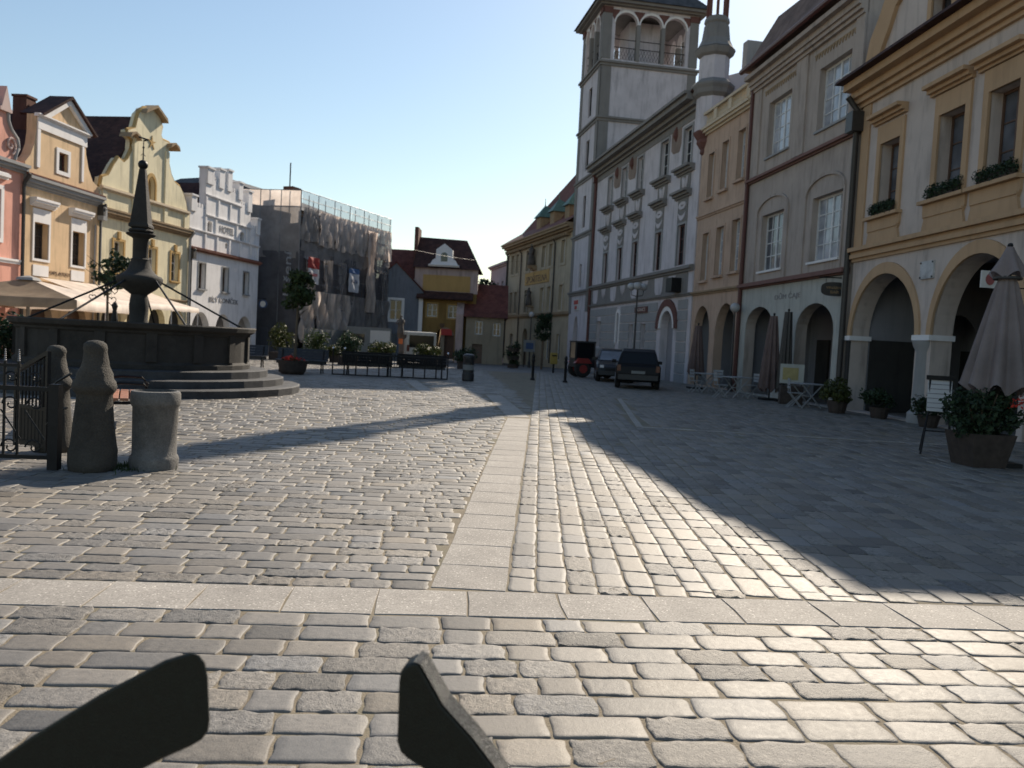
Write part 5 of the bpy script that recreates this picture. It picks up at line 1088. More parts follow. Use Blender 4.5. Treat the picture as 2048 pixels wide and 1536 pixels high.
MB().box(.05, L, -.018, .018, .80, .845).box(.05, L, -.018, .018, .10, .14).box(.35, L, -.015, .015, 1.04, 1.07).build('rail', M['iron'], fe)
for i in range(15):
    s0 = .37+i*.135
    pk = MB().tube([(s0, 0, .1), (s0, 0, 1.1)], .014, 6).build('picket', M['iron'], fe)
    mb = MB()
    for k in range(6): mb.sphere((s0, 0, 1.10+k*.022), .016-.0012*k, 6)
    mb.build('twisted_tip', M['steel'], pk, 'all')
mb = MB()
for i in range(9):
    s0 = .2+i*.24
    for z0, r_ in ((.22, .09), (.66, .085), (.93, .07)):
        mb.tube([(s0+r_*math.cos(a)*(1-a/9), .004, z0+r_*math.sin(a)*(1-a/9)) for a in np.linspace(0, 7, 18)], .009, 4)
    mb.tube([(s0-.1, 0, .3), (s0, 0, .45), (s0+.1, 0, .6)], .010, 4)
mb.build('scrollwork', M['iron'], fe)
ga = thing('iron_gate', 'tall dark iron gate leaf folded against the smaller stone post', 'gate', (-5.2, 9.25, 0), R(150))
mb = MB()
mb.box(0, .04, -.02, .02, .05, 1.18).box(.62, .66, -.02, .02, .05, .95).prism([(.04, 1.18), (.04, 1.13), (.62, .9), (.62, .95)], -.02, .02).box(.04, .62, -.02, .02, .08, .13).box(.04, .62, -.02, .02, .5, .54)
for i in range(8): mb.tube([(.1+i*.07, 0, .1), (.1+i*.07, 0, 1.1-.03*i)], .011, 5)
mb.box(.04, .62, -.006, .006, .1, .5); mb.build('leaf_frame', M['iron'], ga)
mb = MB().tube([(-.02, .03, .72), (-.25, .05, .86), (-.48, .04, .96)], .014, 5).tube([(-.02, .03, .35), (-.3, .05, .55), (-.42, .04, .58)], .012, 5); mb.build('latch_bar', M['iron'], ga)
sh = thing('shrub', 'dark shrub beside the fountain at the edge of view', 'shrub', (-12.3, 20.0, 0)); leaves(MB(), clumps((0, 0, .8), .45, .6, 24, .3, 31), 1200, .12, 31).build('foliage', M['leafdark'], sh); MB().tube([(0, 0, 0), (.05, 0, .5), (0, .05, 1.0)], [.05, .04, .02], 6).tube([(0, 0, .2), (.25, .1, .7)], [.03, .015], 5).build('stems', M['bark'], sh)
# weeds at the foot of post and bin
gr = MB(); g = random.Random(5)
for _ in range(500):
    x, y = g.gauss(-4.08, .16), g.gauss(8.75, .13); hgt = g.uniform(.02, .08); a = g.uniform(0, 6.28)
    gr.add([(x, y, -.01), (x+.012*math.cos(a), y+.012*math.sin(a), -.01), (x+g.gauss(0, .02), y+g.gauss(0, .02), hgt)], [(0, 1, 2)])
o = gr.build('weeds', M['leaf']); o['kind'] = 'stuff'; o['label'] = 'tufts of weeds between the stone post and the stone bin'; o['category'] = 'weeds'

# ------------------------------------------------------------------ big cream parasol and awning on the far pavement
pa = thing('cafe_parasol', 'large square cream market parasol with shade coloured into two slopes on a grey mast', 'parasol', (-17.1, 29.0, 0), R(4))
MB().tube([(0, 0, 0), (0, 0, 2.95)], .06, 10).build('mast', M['trimgrey'], pa)
MB().lathe([(.42, 2.84), (.36, 2.93), (.05, 3.0)], 4, (0, 0), rot=math.pi/4).build('cap', M['trimgrey'], pa)
c = [(-2.3, -2.3), (2.55, -2.0), (2.55, 3.6), (-2.3, 3.6)]
def pan(i, mat):
    a, b_ = c[i], c[(i+1) % 4]; vs = []; N = 10
    for j in range(N+1):
        for k in range(N+1):
            t = j/N; u = k/N; ex, ey = a[0]+(b_[0]-a[0])*u, a[1]+(b_[1]-a[1])*u
            vs.append((ex*t, ey*t, 2.90-.72*t-.10*math.sin(math.pi*t)*math.sin(math.pi*u)))
    for u in np.linspace(0, 1, N+1): vs.append((a[0]+(b_[0]-a[0])*u, a[1]+(b_[1]-a[1])*u, 1.88+.02*math.sin(u*40)))
    return MB().add(vs, [(j*(N+1)+k, j*(N+1)+k+1, (j+1)*(N+1)+k+1, (j+1)*(N+1)+k) for j in range(N+1) for k in range(N)]).build('canopy', mat, pa, 'all')
for i in range(4): pan(i, M['canvastan'] if i in (0, 3) else M['canvas'])  # darker canvas paints the shade on two slopes of one cream cloth
mb = MB()
for p in c: mb.tube([(0, 0, 2.86), (p[0]*.98, p[1]*.98, 2.15)], .03, 6)
mb.build('ribs', M['woodbrown'], pa)
MB().box(-.5, .5, -.5, .5, 0, .12).build('base', M['granite'], pa)
aw = thing('shop_awning', 'long cream awning stretched out from the ochre and cream houses', 'awning', (-19.7, 33.0, 0), math.atan2(5.1, .4))
vs = []
for j in range(9):
    for i in range(25): t = j/8; vs.append((1.0+i*.34+0*t, -.06-2.9*t, 3.2-.78*t-.05*math.sin(math.pi*t)))
for i in range(25): vs.append((1.0+i*.34, -2.96, 2.2+.02*math.sin(i*2.2)))
MB().add(vs, [(j*25+i, j*25+i+1, (j+1)*25+i+1, (j+1)*25+i) for j in range(9) for i in range(24)]).build('canopy', M['canvas'], aw, 'all')
mb = MB()
for i in range(4): mb.tube([(1.0+i*2.72, -.06, 2.7), (1.0+i*2.72, -2.9, 2.4)], .03, 6).tube([(1.0+i*2.72, -2.9, 0), (1.0+i*2.72, -2.9, 2.4)], .03, 6)
mb.build('arms', M['white'], aw)

# ------------------------------------------------------------------ right foreground: umbrella, planter, menu stand
def closed_umbrella(name, label, loc, h, z0, r0, mat, seed=0, frill=True, group=None, folds=9):
    u_ = thing(name, label, 'parasol', loc, 0, group); g = random.Random(seed)
    MB().tube([(0, 0, 0), (0, 0, h)], .03, 8).sphere((0, 0, h+.02), .045, 8).build('pole', M['iron'], u_)
    MB().box(-.3, .3, -.3, .3, 0, .07).build('base', M['iron'], u_)
    N = folds*8; vs = []; J = 16; ztop = h-.5 if frill else h-.05
    ph = [g.uniform(-.4, .4) for _ in range(folds+1)]
    for j in range(J+1):
        t = j/J; z = ztop+(z0-ztop)*t; r = .12+(r0-.12)*t**.85
        for k in range(N):
            a = 2*math.pi*k/N; f = math.cos(folds*a+ph[int(k/8) % folds]*t); rr = r*(1+.24*f*(.4+.6*t)+.05*math.sin(a*3+seed))
            vs.append((rr*math.cos(a), rr*math.sin(a)*.9, z+(.09*f*t if j == J else 0)))
    MB().add(vs, [(j*N+k, j*N+(k+1) % N, (j+1)*N+(k+1) % N, (j+1)*N+k) for j in range(J) for k in range(N)]).build('canopy', mat, u_, 'all')
    if frill:
        vs = []; J = 6
        for j in range(J+1):
            t = j/J; z = h-.45*t; r = .05+.20*t
            for k in range(N):
                a = 2*math.pi*k/N; f = math.cos(5*a+seed); vs.append((r*(1+.2*f*t)*math.cos(a), r*(1+.2*f*t)*math.sin(a), z+.05*f*t*t))
        MB().add(vs, [(j*N+k, j*N+(k+1) % N, (j+1)*N+(k+1) % N, (j+1)*N+k) for j in range(J) for k in range(N)]).build('top_flap', mat, u_, 'all')
        MB().lathe([(.20, h-.52), (.21, h-.50), (.205, h-.47)], 24, cap=False).build('strap', M['pipedark'], u_)
    return u_
closed_umbrella('closed_parasol', 'tall closed dusty rose parasol in front of the arcaded house', (7.72, 13.1, 0), 3.46, 1.2, .50, M['umbrella'], 2, True, 'closed parasols')
sg = thing('projecting_sign', 'white square projecting sign with a red roundel under the wide arch', 'sign', (8.85, 15.6, 0), R(8)); MB().box(-.17, .17, -.02, .02, 3.04, 3.36).build('board', M['paper'], sg); MB().prism([(.09*math.cos(a), 3.2+.11*math.sin(a)) for a in np.linspace(0, 2*math.pi, 21)[:-1]], -.032, -.021).build('roundel', M['mutedred'], sg); MB().tube([(.2, 0, 3.33), (2.3, 0, 3.33)], .02, 5).tube([(.2, 0, 3.07), (2.3, 0, 3.07)], .012, 5).build('bracket', M['iron'], sg)
pp = thing('planter', 'square black planter overgrown with a leafy shrub and red blooms', 'planter', (7.40, 12.95, 0), R(6)); MB().add([(x*s, y*s, z) for z, s in ((0, .27), (.52, .36), (.52, .31), (.44, .30)) for x, y in ((-1, -1), (1, -1), (1, 1), (-1, 1))], [(3, 2, 1, 0)]+[(4*j+i, 4*j+(i+1) % 4, 4*j+4+(i+1) % 4, 4*j+4+i) for j in range(3) for i in range(4)]+[(12, 13, 14, 15)]).build('pot', M['planterwood'], pp)
leaves(MB(), clumps((-.05, 0, .82), .45, .36, 40, .15, 8)+clumps((.4, .1, .95), .3, .3, 14, .14, 18), 2300, .085, 8).build('foliage', M['leafdark'], pp); leaves(MB(), [(.42+.09*i, -.1-.05*i, 1.0+.05*i, .13, .13, .12) for i in range(3)], 70, .05, 6).build('blooms', M['redflower'], pp)
mb = MB()
for i in range(6): mb.tube([(0, 0, .4), (.3*math.cos(i), .3*math.sin(i*1.1), .9+.05*i)], [.02, .008], 5)
mb.build('stems', M['bark'], pp)
ms = thing('menu_stand', 'black slanted menu stand with a white menu card', 'menu stand', (7.42, 14.3, 0), R(-25))
mb = MB().tube([(-.24, -.22, 0), (-.16, .03, .7), (-.16, .22, 1.28)], .018, 6).tube([(.24, -.22, 0), (.16, .03, .7), (.16, .22, 1.28)], .018, 6).tube([(-.24, .38, 0), (-.16, .05, .72)], .016, 6).tube([(.24, .38, 0), (.16, .05, .72)], .016, 6).tube([(-.2, -.08, .4), (.2, -.08, .4)], .012, 5); mb.build('frame', M['iron'], ms)
bd = MB().add([(-.19, .0, .74), (.19, .0, .74), (.19, .22, 1.28), (-.19, .22, 1.28), (-.19, .03, .73), (.19, .03, .73), (.19, .25, 1.27), (-.19, .25, 1.27)], [(0, 1, 2, 3), (7, 6, 5, 4), (0, 4, 5, 1), (1, 5, 6, 2), (2, 6, 7, 3), (3, 7, 4, 0)]).build('card', M['paper'], ms)
mb = MB()
for i in range(6): t = .1+i*.15; mb.add([(-.185, .0+.22*t-.004, .74+.54*t), (.185, .22*t-.004, .74+.54*t), (.185, .22*(t+.022)-.004, .74+.54*(t+.022)), (-.185, .22*(t+.022)-.004, .74+.54*(t+.022))], [(0, 1, 2, 3)])
mb.build('ruled_lines', M['lettersgrey'], bd); MB().box(-.22, .22, .2, .26, 1.28, 1.36).build('header', M['iron'], ms)
def flower_box(label, s, w_, y, z, rzp, P0):
    a = rzp; loc = (P0[0]+math.cos(a)*s-math.sin(a)*y, P0[1]+math.sin(a)*s+math.cos(a)*y, z)
    f = thing('flower_box', label, 'flower box', loc, a, 'flower boxes on the arcaded house'); MB().box(-w_/2, w_/2, -.1, .1, 0, .16).build('box', M['planterwood'], f)
    leaves(MB(), [(w_*(-.5+i/15), -.06, .16+.05*math.sin(i*2.3+s), .12, .15, .17) for i in range(16)], 1500, .06, int(s*7)).build('foliage', M['leafdark'], f)
ra_ = math.atan2(-8.2, .55)
flower_box('flower box on the narrow window farthest along the arcaded house', 1.75, 1.15, -.06, 5.80, ra_, (10.35, 25.7)); flower_box('flower box on the middle window of the arcaded house', 4.75, 1.3, -.06, 5.80, ra_, (10.35, 25.7)); flower_box('flower box on the arcaded house window above the closed parasol', 6.8, 1.3, -.06, 5.80, ra_, (10.35, 25.7))
ov = thing('hanging_sign', 'dark oval shop sign hanging on an iron bracket over the beige house arch', 'sign', (10.02, 26.2, 0), R(-5))
pts = [(.42*(abs(math.cos(a))**.7)*(1 if math.cos(a) > 0 else -1), 3.76+.22*(abs(math.sin(a))**.7)*(1 if math.sin(a) > 0 else -1)) for a in np.linspace(0, 2*math.pi, 29)[:-1]]
MB().prism(pts, -.03, .03).build('board', M['sign'], ov); lettering(ov, 'VINÁRNA', -.27, 3.76, .54, .1, M['gold'], .035); lettering(ov, 'BAR', -.13, 3.62, .26, .09, M['gold'], .035)
MB().tube([(-.5, 0, 4.12), (.5, 0, 4.12)], .018, 6).tube([(-.28, 0, 4.12), (-.28, 0, 3.96)], .008, 4).tube([(.28, 0, 4.12), (.28, 0, 3.96)], .008, 4).tube([(-.45, 0, 4.12), (.2, 0, 4.22), (.5, 0, 4.2)], .012, 5).build('bracket', M['iron'], ov)

# ------------------------------------------------------------------ cafe on the shaded side
closed_umbrella('closed_parasol', 'closed rose parasol leaning beside the white cafe tables', (9.05, 29.0, 0), 3.0, .35, .33, M['umbpink'], 5, False, 'closed parasols'); closed_umbrella('closed_parasol', 'closed dark parasol standing next to the rose parasol', (9.42, 28.6, 0), 3.15, .4, .22, M['pipedark'], 6, False, 'closed parasols'); closed_umbrella('closed_parasol', 'slim closed rose parasol in front of the salmon house', (7.75, 35.0, 0), 2.72, .62, .30, M['umbpink'], 7, False, 'closed parasols')
def table(label, loc, rz_):
    t = thing('cafe_table', label, 'table', loc, rz_, 'white cafe tables'); MB().box(-.4, .4, -.4, .4, .71, .75).build('top', M['cafewhite'], t, False, .008)
    mb = MB()
    for s in (-1, 1): mb.tube([(-.32, s*.3, 0), (.32, s*.3, .70)], .022, 6).tube([(.32, s*.3, 0), (-.32, s*.3, .70)], .022, 6)
    mb.tube([(0, -.3, .35), (0, .3, .35)], .018, 6); mb.build('legs', M['cafewhite'], t); return t
def chair(label, loc, rz_):
    c_ = thing('cafe_chair', label, 'chair', loc, rz_, 'white cafe chairs'); mb = MB()
    for i in range(5): mb.box(-.2, .2, -.2+i*.085, -.13+i*.085, .44, .46)
    mb.build('seat', M['cafewhite'], c_); mb = MB()
    for i in range(3): mb.box(-.2, .2, .2, .22, .58+i*.11, .66+i*.11)
    mb.build('backrest', M['cafewhite'], c_)
    for s in (-1, 1): MB().tube([(s*.2, -.2, 0), (s*.2, .18, .45), (s*.2, .21, .9)], .015, 6).tube([(s*.17, .25, 0), (s*.17, -.2, .46)], .015, 6).build('leg_frame', M['cafewhite'], c_)
table('white cafe table standing nearest the rose parasol', (8.0, 29.4, 0), .3); table('white cafe table farther along, by the salmon house', (7.6, 32.2, 0), .1); table('white cafe table beside the olive shrub near the arcaded house', (9.3, 26.0, 0), .2)
for i, (x, y, r_, lb) in enumerate([(7.35, 29.0, 90, 'white slatted chair at the street side of the nearest table'), (8.65, 29.9, -80, 'white slatted chair between the nearest table and the beige house'), (7.1, 31.8, 100, 'white slatted chair at the street side of the farther table'), (8.1, 32.9, -40, 'white slatted chair behind the farther table'), (8.8, 25.6, 80, 'white slatted chair at the table by the olive shrub')]): chair(lb, (x, y, 0), R(r_))
ys = thing('sign_board', 'pale sign board with a yellow notice on a dark planter stand', 'sign board', (9.2, 27.2, 0), R(-8)); MB().box(-.38, .38, -.02, .02, .68, 1.32).build('board', M['greylow'], ys); MB().box(-.3, .2, -.03, -.021, .80, 1.2).build('notice', M['signyellow'], ys); MB().box(-.36, .36, -.2, .2, 0, .6).box(-.34, -.30, -.02, .02, .6, .7).box(.30, .34, -.02, .02, .6, .7).build('stand', M['planterwood'], ys, False, .01)
ob = thing('potted_shrub', 'olive green potted shrub at the corner of the beige house', 'shrub', (9.45, 23.9, 0)); MB().lathe([(.22, 0), (.3, .35), (.26, .35), (.25, .3)], 14).build('pot', M['planterwood'], ob); leaves(MB(), clumps((0, 0, .6), .38, .28, 22, .18, 12), 1500, .09, 12).build('foliage', M['leafyellow'], ob)
for i, (x, y, k) in enumerate([(10.1, 22.6, .9), (10.3, 20.3, .8)]):
    o = thing('potted_shrub', ['low dark potted shrub at the foot of the arcade column', 'low dark potted shrub under the wide arcade arch'][i], 'shrub', (x, y, 0), 0, 'potted shrubs along the arcade'); MB().lathe([(.2, 0), (.27, .3), (.23, .3)], 14).build('pot', M['planterwood'], o); leaves(MB(), clumps((0, 0, .55), .4, .25, 18, .16, 14+i), 900, .09, 14+i).build('foliage', M['leafdark'], o)

# ------------------------------------------------------------------ lamps
def lamp(label, loc, h, globes, spread):
    l_ = thing('street_lamp', label, 'street lamp', loc, 0, 'globe street lamps'); MB().lathe([(.1, 0), (.1, .4), (.06, .5), (.04, h-.4), (.035, h-.1)], 10).build('pole', M['pipedark'], l_, True)
    for i in range(globes):
        a = 2*math.pi*i/globes+.4; x, y = (spread*math.cos(a), spread*math.sin(a)) if globes > 1 else (0, 0)
        MB().sphere((x, y, h), .2, 14).build('globe', M['globe'], l_, 'all'); MB().tube([(0, 0, h-.5), (x*.9, y*.9, h-.42), (x, y, h-.19)], .022, 6).build('arm', M['pipedark'], l_)
lamp('street lamp with three white globes in front of the town hall', (6.1, 42, 0), 4.7, 3, .36); lamp('street lamp with one white globe before the savings bank', (1.15, 60, gz(60)), 3.85, 1, 0); lamp('street lamp with one pale globe beside the salmon house downpipe', (8.98, 34.0, 0), 3.45, 1, 0)

# ------------------------------------------------------------------ vehicles
def car(name, label, loc, rz_, paint, W_=1.7, L_=4.0, Hh=1.52, tail=True):
    """front towards +y in local space"""
    c_ = thing(name, label, 'car', loc, rz_); k = L_/4.0; w = W_/2
    prof = [(-2.0, .35), (-2.02, .6), (-1.98, .88), (-1.9, .95), (1.05, .93), (1.75, .80), (1.96, .66), (2.0, .45), (1.95, .28), (-1.9, .28)]
    mb = MB(); Y = [p[0]*k for p in prof]; 
    xs = [-w, -w+.06, w-.06, w]; n_ = len(prof); vs = []
    for i, x in enumerate(xs):
        f = 1.0 if i in (1, 2) else .965
        vs += [(x, p[0]*k*f, .28+(p[1]-.28)*(1 if i in (1, 2) else .93)) for p in prof]
    fs = [tuple(range(n_)), tuple(3*n_+i for i in reversed(range(n_)))]+[(j*n_+i, j*n_+(i+1) % n_, (j+1)*n_+(i+1) % n_, (j+1)*n_+i) for j in range(3) for i in range(n_)]
    mb.add(vs, fs)
    cb = [(-1.93, .92), (-1.72, Hh-.12), (-1.5, Hh-.02), (-.6, Hh), (.15, Hh-.05), (1.0, .92)]; m_ = len(cb); vs = []
    for sx in (-1, 1): vs += [(sx*(w-.05-.20*(p[1]-.92)/(Hh-.92)), p[0]*k, p[1]) for p in cb]
    mb.add(vs, [tuple(range(m_)), tuple(m_+i for i in reversed(range(m_)))]+[(i, (i+1) % m_, m_+(i+1) % m_, m_+i) for i in range(m_)])
    body = mb.build('body', paint, c_, False, .03)
    def q(y, z, e=.004): return w-.05-.20*(z-.92)/(Hh-.92)+e
    MB().add([(-q(0, 1.0)+.1, -1.92*k, .99), (q(0, 1.0)-.1, -1.92*k, .99), (q(0, Hh-.2)-.08, -1.755*k, Hh-.17), (-q(0, Hh-.2)+.08, -1.755*k, Hh-.17)], [(0, 1, 2, 3)]).build('rear_window', M['carglass'], c_)
    MB().add([(-q(0, 1.0)+.08, .945*k, .97), (q(0, 1.0)-.08, .945*k, .97), (q(0, Hh-.15)-.07, .30*k, Hh-.12), (-q(0, Hh-.15)+.07, .30*k, Hh-.12)], [(3, 2, 1, 0)]).build('windscreen', M['panesky'], c_)
    for sx in (-1, 1):
        MB().add([(sx*q(0, .98), y*k, z) if z < 1.1 else (sx*q(0, Hh-.14), y*k, z) for y, z in ((-1.6, .98), (.72, .98), (.1, Hh-.14), (-1.5, Hh-.14))], [(0, 1, 2, 3)]).build('side_window', M['carglass'], c_)
        for yy in (-1.25, 1.25):
            wh = MB().lathe([(.02, -.1), (.29, -.1), (.32, -.06), (.32, .06), (.29, .1), (.02, .1)], 20).build('wheel', M['tyre'], c_); wh.location = (sx*(w-.1), yy*k, .32); wh.rotation_euler = (0, R(90), 0)
            MB().lathe([(.02, -.112), (.19, -.112), (.2, -.09), (.2, .09), (.19, .112), (.02, .112)], 16).build('rim', M['steel'], wh)
        MB().box(sx*(w-.24)-.09, sx*(w-.24)+.09, 1.90*k, 1.97*k, .64, .76).build('headlight', M['headlamp'], c_)
        MB().box(sx*(w-.12)-.07, sx*(w-.12)+.07, -2.025*k, -1.9*k, .68, .92).build('tail_light', M['tail'], c_)
        MB().box(sx*(w+.08)-.09, sx*(w+.08)+.09, .62*k, .72*k, .95, 1.08).build('mirror', paint, c_)
    MB().box(-w+.1, w-.1, -2.05*k, -1.97*k, .36, .56).box(-w+.1, w-.1, 1.94*k, 2.02*k, .32, .5).build('bumper', M['blackplastic'], c_)
    MB().box(-.26, .26, -2.062*k, -2.04*k, .60, .71).build('number_plate', M['hoard'], c_); MB().box(-.5, .5, 1.9*k, 1.99*k, .52, .62).build('grille', M['iron'], c_)
    return c_
car('parked_car', 'black hatchback parked with its rear towards the square', (5.05, 33.6, 0), R(-7), M['carblack'], 1.72, 3.9, 1.56)
car('parked_car', 'dark grey car facing the square with a bright windscreen', (4.75, 38.9, 0), R(176), M['cargrey'], 1.75, 4.2, 1.5)
tr = thing('tractor', 'small red tractor with a black cab parked by the tower', 'tractor', (3.85, 41.5, 0), R(105))
MB().box(-.32, .32, -.9, -.1, .55, 1.05).prism([(-.9, .55), (-1.15, .6), (-1.15, .95), (-.9, 1.05)], -.3, .3, 'x').build('bonnet', M['tractorred'], tr, False, .04)
MB().box(-.42, .42, -.1, .95, .5, .95).box(-.45, .45, -.12, .98, 1.72, 1.8).box(-.45, -.38, -.1, -.03, .95, 1.72).box(.38, .45, -.1, -.03, .95, 1.72).box(-.45, -.38, .88, .95, .95, 1.72).box(.38, .45, .88, .95, .95, 1.72).build('cab', M['blackplastic'], tr)
MB().box(-.41, .41, -.08, .93, .95, 1.72).build('cab_glass', M['carglass'], tr)
for sx in (-1, 1):
    for yy, rr, ww in ((-.75, .27, .08), (.55, .42, .12)):
        wh = MB().lathe([(.02, -ww), (rr*.9, -ww), (rr, -ww*.6), (rr, ww*.6), (rr*.9, ww), (.02, ww)], 18).build('wheel', M['tyre'], tr); wh.location = (sx*.5, yy, rr); wh.rotation_euler = (0, R(90), 0); MB().lathe([(.02, -ww-.01), (rr*.5, -ww-.01), (rr*.5, ww+.01), (.02, ww+.01)], 14).build('rim', M['tractorred'], wh)
    MB().add([(sx*.5-.13, y, z) for y, z in ((.1, .7), (.3, .95), (.8, .95), (1.0, .7))]+[(sx*.5+.13, y, z) for y, z in ((.1, .7), (.3, .95), (.8, .95), (1.0, .7))], [(0, 1, 2, 3), (7, 6, 5, 4), (0, 4, 5, 1), (1, 5, 6, 2), (2, 6, 7, 3), (0, 3, 7, 4)]).build('mudguard', M['tractorred'], tr)
vn = thing('van', 'white delivery van parked below the gatehouse', 'van', (-6.1, 52.5, gz(52)), R(12))
MB().prism([(-2.2, .35), (-2.2, 2.0), (1.2, 2.05), (1.7, 1.25), (2.3, 1.05), (2.35, .35)], -.9, .9, 'x').build('body', M['vanwhite'], vn, False, .06)
MB().box(-.75, .75, -2.22, -2.19, 1.05, 1.8).build('rear_window', M['carglass'], vn); MB().add([(-.8, 1.23, 2.0), (.8, 1.23, 2.0), (.85, 1.72, 1.27), (-.85, 1.72, 1.27)], [(0, 1, 2, 3)]).build('windscreen', M['carglass'], vn)
for sx in (-1, 1):
    for yy in (-1.4, 1.5):
        wh = MB().lathe([(.02, -.1), (.3, -.1), (.34, -.06), (.34, .06), (.3, .1), (.02, .1)], 18).build('wheel', M['tyre'], vn); wh.location = (sx*.82, yy, .34); wh.rotation_euler = (0, R(90), 0)
    MB().box(sx*.8-.08, sx*.8+.08, -2.23, -2.18, .8, 1.2).build('tail_light', M['tail'], vn)
cn = thing('site_container', 'pale grey site container at the foot of the scaffolding', 'container', (-10.4, 59.0, gz(59)), R(10)); mb = MB().box(-1.6, 1.6, 0, 2.2, 0, 2.3)
for i in range(20): mb.box(-1.55+i*.16, -1.48+i*.16, -.03, .0, .1, 2.2)
mb.build('shell', M['hoard'], cn); MB().box(-1.2, -.3, -.06, -.031, 1.2, 1.8).build('window', M['pane'], cn); MB().box(.1, 1.5, -.05, -.031, 1.2, 2.1).build('panel', M['paper'], cn)

# ------------------------------------------------------------------ plants and bits at the far end
for i, (x, y, w_, hh, lb, mt) in enumerate([(-12.2, 43.5, .85, 1.9, 'large clipped shrub by the hoarding, nearer the white hotel', 'leafyellow'), (-10.5, 43.8, .7, 1.7, 'large shrub by the hoarding just beyond the bushy tree', 'leaf'), (-8.3, 41.5, .65, 1.55, 'tall shrub in a box beyond the iron railing', 'leafdark'), (-6.7, 42.0, .65, 1.25, 'olive shrub beside a taller darker shrub beyond the railing', 'leafyellow'), (-4.7, 46, .7, 1.2, 'olive shrub in front of the white van', 'leafyellow'), (-9.7, 45, .35, .7, 'small round shrub on the pavement by the hoarding', 'leafyellow'), (-2.6, 45.0, .6, 1.0, 'low dark shrub beyond the tall litter bin', 'leafdark')]):
    o = thing('shrub', lb, 'shrub', (x, y, gz(y)), 0, 'shrubs in boxes at the far end of the square'); MB().box(-w_*.7, w_*.7, -.35, .35, 0, .42).build('box', M['planterwood'], o)
    leaves(MB(), clumps((0, 0, .42+(hh-.42)*.5), w_*.8, (hh-.42)*.42, 22, .3, 40+i), 1100, .13, 40+i).build('foliage', M[mt], o)
st_ = thing('wayside_statue', 'dark stone statue on a pillar with an orange sign below it', 'statue', (-6.55, 47.8, gz(47.8)))
MB().lathe([(.25, 0), (.25, .3), (.17, .4), (.16, 1.5), (.26, 1.58), (.28, 1.75)], 8).build('pillar', M['figure'], st_); figure(st_, 0, 1.75, 1.1, 'figure'); kids(st_)[-1].location = (0, .35, 0); MB().box(-.12, .12, -.2, -.17, 1.2, 1.5).build('notice', M['orangeflower'], st_)
fp = thing('flower_tower', 'tall dark stand of potted plants at the savings bank corner', 'planter', (0.0, 55.5, gz(55))); mb = MB()
for z in (.0, .55, 1.1): mb.lathe([(.36, z), (.42, z+.25), (.36, z+.25)], 12)
mb.tube([(0, 0, 0), (0, 0, 1.5)], .05, 6); mb.build('pots', M['planterwood'], fp); leaves(MB(), clumps((0, 0, 1.0), .42, .9, 26, .22, 70), 900, .14, 70).build('foliage', M['leafdark'], fp)
tt = thing('clipped_tree', 'dark square clipped tree hung before the savings bank door', 'tree', (1.9, 55.2, gz(55))); MB().tube([(0, 0, 0), (.02, 0, 2.3)], .08, 8).build('trunk', M['bark'], tt); g = random.Random(3)
leaves(MB(), [(g.uniform(-.38, .38), g.uniform(-.35, .35), 2.1+g.uniform(0, 1.5), .26, .26, .26) for _ in range(40)], 2200, .13, 71).build('crown', M['leafdark'], tt)
mbx = thing('mail_box', 'dull yellow box on a post beside the tower door', 'box', (2.3, 47.0, gz(47)), R(10)); MB().box(-.2, .2, -.15, .15, .5, 1.15).build('body', M['mailyellow'], mbx, False, .03); MB().box(-.05, .05, -.05, .05, 0, .5).build('post', M['iron'], mbx); MB().box(-.14, .14, -.17, -.151, .95, 1.02).build('slot', M['iron'], mbx)
pb = thing('poster_board', 'white poster board with a blue picture by the savings bank wall', 'poster board', (1.1, 59.5, gz(59.5)), R(12)); MB().box(-.42, .42, -.02, .02, 1.15, 2.0).build('board', M['hoard'], pb); MB().box(-.25, .3, -.03, -.021, 1.35, 1.8).build('picture', M['signblue'], pb); MB().box(-.38, -.33, -.02, .02, 0, 1.15).box(.33, .38, -.02, .02, 0, 1.15).build('legs', M['iron'], pb)
for i, (x, y, z, r_) in enumerate([(-3.3, 82, 5.5, 2.2), (-1.0, 86, 5.6, 2.4), (2.2, 92, 5.2, 2.0)]):
    tree('garden_tree', ['dark tree crown rising behind the red tiled roof, near the gatehouse', 'dark tree crown rising behind the red tiled roof, near the pink house', 'dark tree hidden behind the faded pink house'][i], 'tree', (x, y, -.5), z-1.0, r_, 3.2, .22, M['leafdark'], 1500, .4, 80+i, 'trees behind the far houses', 22, .8)
wr = MB().tube([(-9.3+t*12.0, 59.9+t*20.0, 8.2+t*1.5-2.6*t*(1-t)) for t in np.linspace(0, 1, 24)], .006, 4).build('overhead_wire', M['iron']); tag(wr, 'thin wire slung between the scaffolding and the savings bank', 'wire')

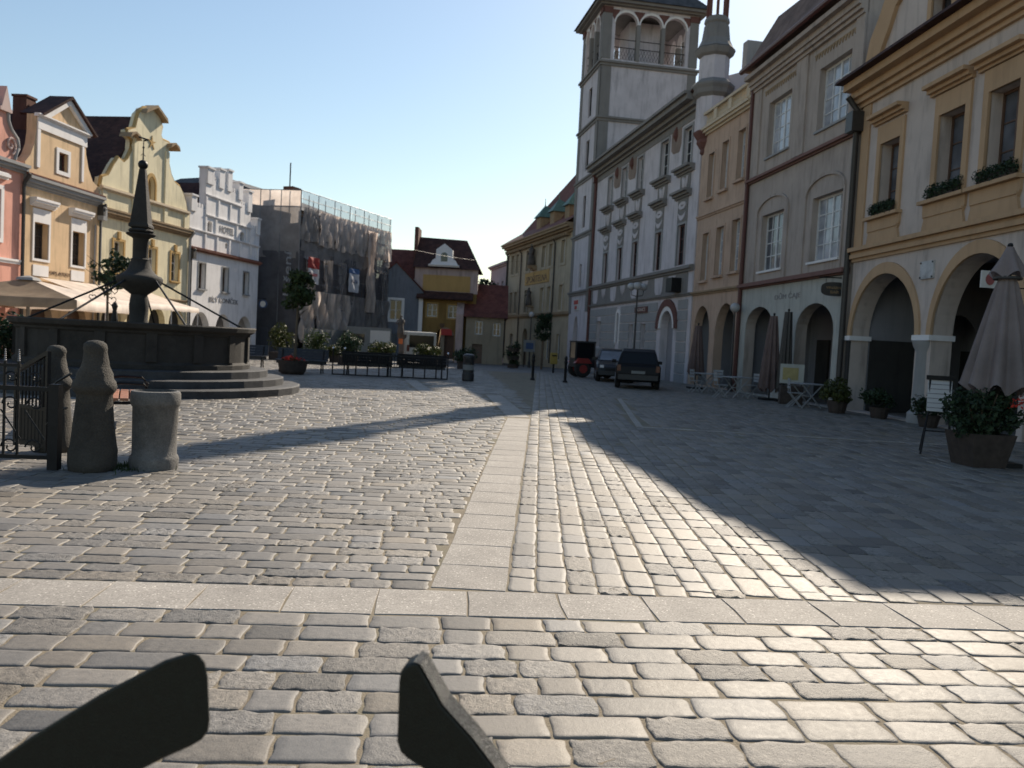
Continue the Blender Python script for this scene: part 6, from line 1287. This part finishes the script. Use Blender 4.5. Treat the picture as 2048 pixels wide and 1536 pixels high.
# ------------------------------------------------------------------ two dark bars close to the camera
def bar(label, poly, Y, depth, sgn, flare):
    b_ = thing('metal_bar', label, 'metal bar', (poly[0][0], Y, 0), 0, 'dark metal bars close by')
    pts = [(p[0]-poly[0][0], p[1]) for p in poly]; mb = MB(); n_ = len(pts)
    vs = [(p[0], 0, p[1]) for p in pts]+[(p[0]+flare[0], depth, p[1]+flare[1]) for p in pts]
    tri = tessellate_polygon([[Vector((p[0], p[1], 0)) for p in pts]])
    mb.add(vs, [tuple(t) for t in tri]+[tuple(i+n_ for i in reversed(t)) for t in tri]+[(i, (i+1) % n_, (i+1) % n_+n_, i+n_) for i in range(n_)])
    mb.build('arm', M['barpaint'], b_, False, .01)
    if sgn > 0:
        e = pts[1:9]; k = len(e); tv = [(p[0]+.003, -.002, p[1]+.0025) for p in e]+[(p[0]+flare[0]+.003, depth, p[1]+flare[1]+.0025) for p in e]
        MB().add(tv, [(i, i+1, k+i+1, k+i) for i in range(k-1)]).build('worn_edge', M['worn'], b_)
    xs = [p[0] for p in pts]; zs = min(p[1] for p in pts); xc = xs[zs == 0] if 0 else (min(xs)+.12 if sgn < 0 else max(xs)-.14)
    MB().box(xc-.04, xc+.04, 0.004, depth+.03, 0, zs+.10).build('post', M['barpaint'], b_); return b_
def at(x, y, Y):
    d = fw*F+iu*(x-1024)+iw*(y-768); return (d.x*Y/d.y, H+d.z*Y/d.y)
M['barpaint'] = plain('dark_green_paint', (.004, .008, .0065), .34, 0, .35, .3, 40, .25)
M['worn'] = plain('worn_bright_edge', (.10, .10, .095), .26, .3, .5, .9, 220, .6)
Yb = 1.75
bar('dark green metal bar slanting away towards the stone bin side', [at(*p, Yb) for p in [(-260, 1700), (-160, 1615), (0, 1516), (60, 1474), (200, 1388), (330, 1320), (378, 1305), (398, 1308), (410, 1324), (416, 1352), (420, 1440), (417, 1462), (404, 1480), (380, 1494), (330, 1516), (283, 1540), (120, 1660), (20, 1760)]], Yb, .05, -1, (-.02, -.02))
bar('dark green metal bar with a bright worn top edge', [at(*p, Yb) for p in [(808, 1334), (826, 1325), (838, 1330), (862, 1372), (884, 1412), (940, 1474), (988, 1536), (1060, 1640), (1130, 1760), (1010, 1760), (930, 1620), (848, 1540), (812, 1518), (798, 1504), (792, 1486), (794, 1430), (796, 1366), (799, 1346)]], Yb, .045, 1, (.011, .008))

# pieces that stand apart become parts of their own
APART = {'door', 'turret_moulding', 'scrollwork', 'painted_fringe', 'pilaster', 'basin_pilaster', 'gable_caps', 'battlements', 'capital', 'columns', 'quoins', 'band_panels', 'spandrel', 'voussoirs', 'bolts', 'notice_board', 'gable_ribs', 'guard_rails', 'ribs', 'arms', 'posts', 'dado', 'bumper', 'niche_frame', 'string_course', 'notice', 'rail', 'chimney', 'legs', 'pots', 'apron', 'sgraffito', 'balustrade'}
RENAME = {'gable_caps': 'gable_cap', 'battlements': 'battlement', 'columns': 'column', 'quoins': 'quoin', 'band_panels': 'band_panel', 'bolts': 'bolt', 'gable_ribs': 'gable_rib', 'guard_rails': 'guard_rail', 'ribs': 'rib', 'arms': 'arm', 'posts': 'post', 'voussoirs': 'voussoir', 'legs': 'leg', 'pots': 'pot'}
for o in [o for o in bpy.data.objects if o.type == 'MESH' and o.name.split('.')[0] in APART and not o.children]:
    b_ = o.name.split('.')[0]
    if b_ in RENAME: o.name = RENAME[b_]
    split_loose(o)
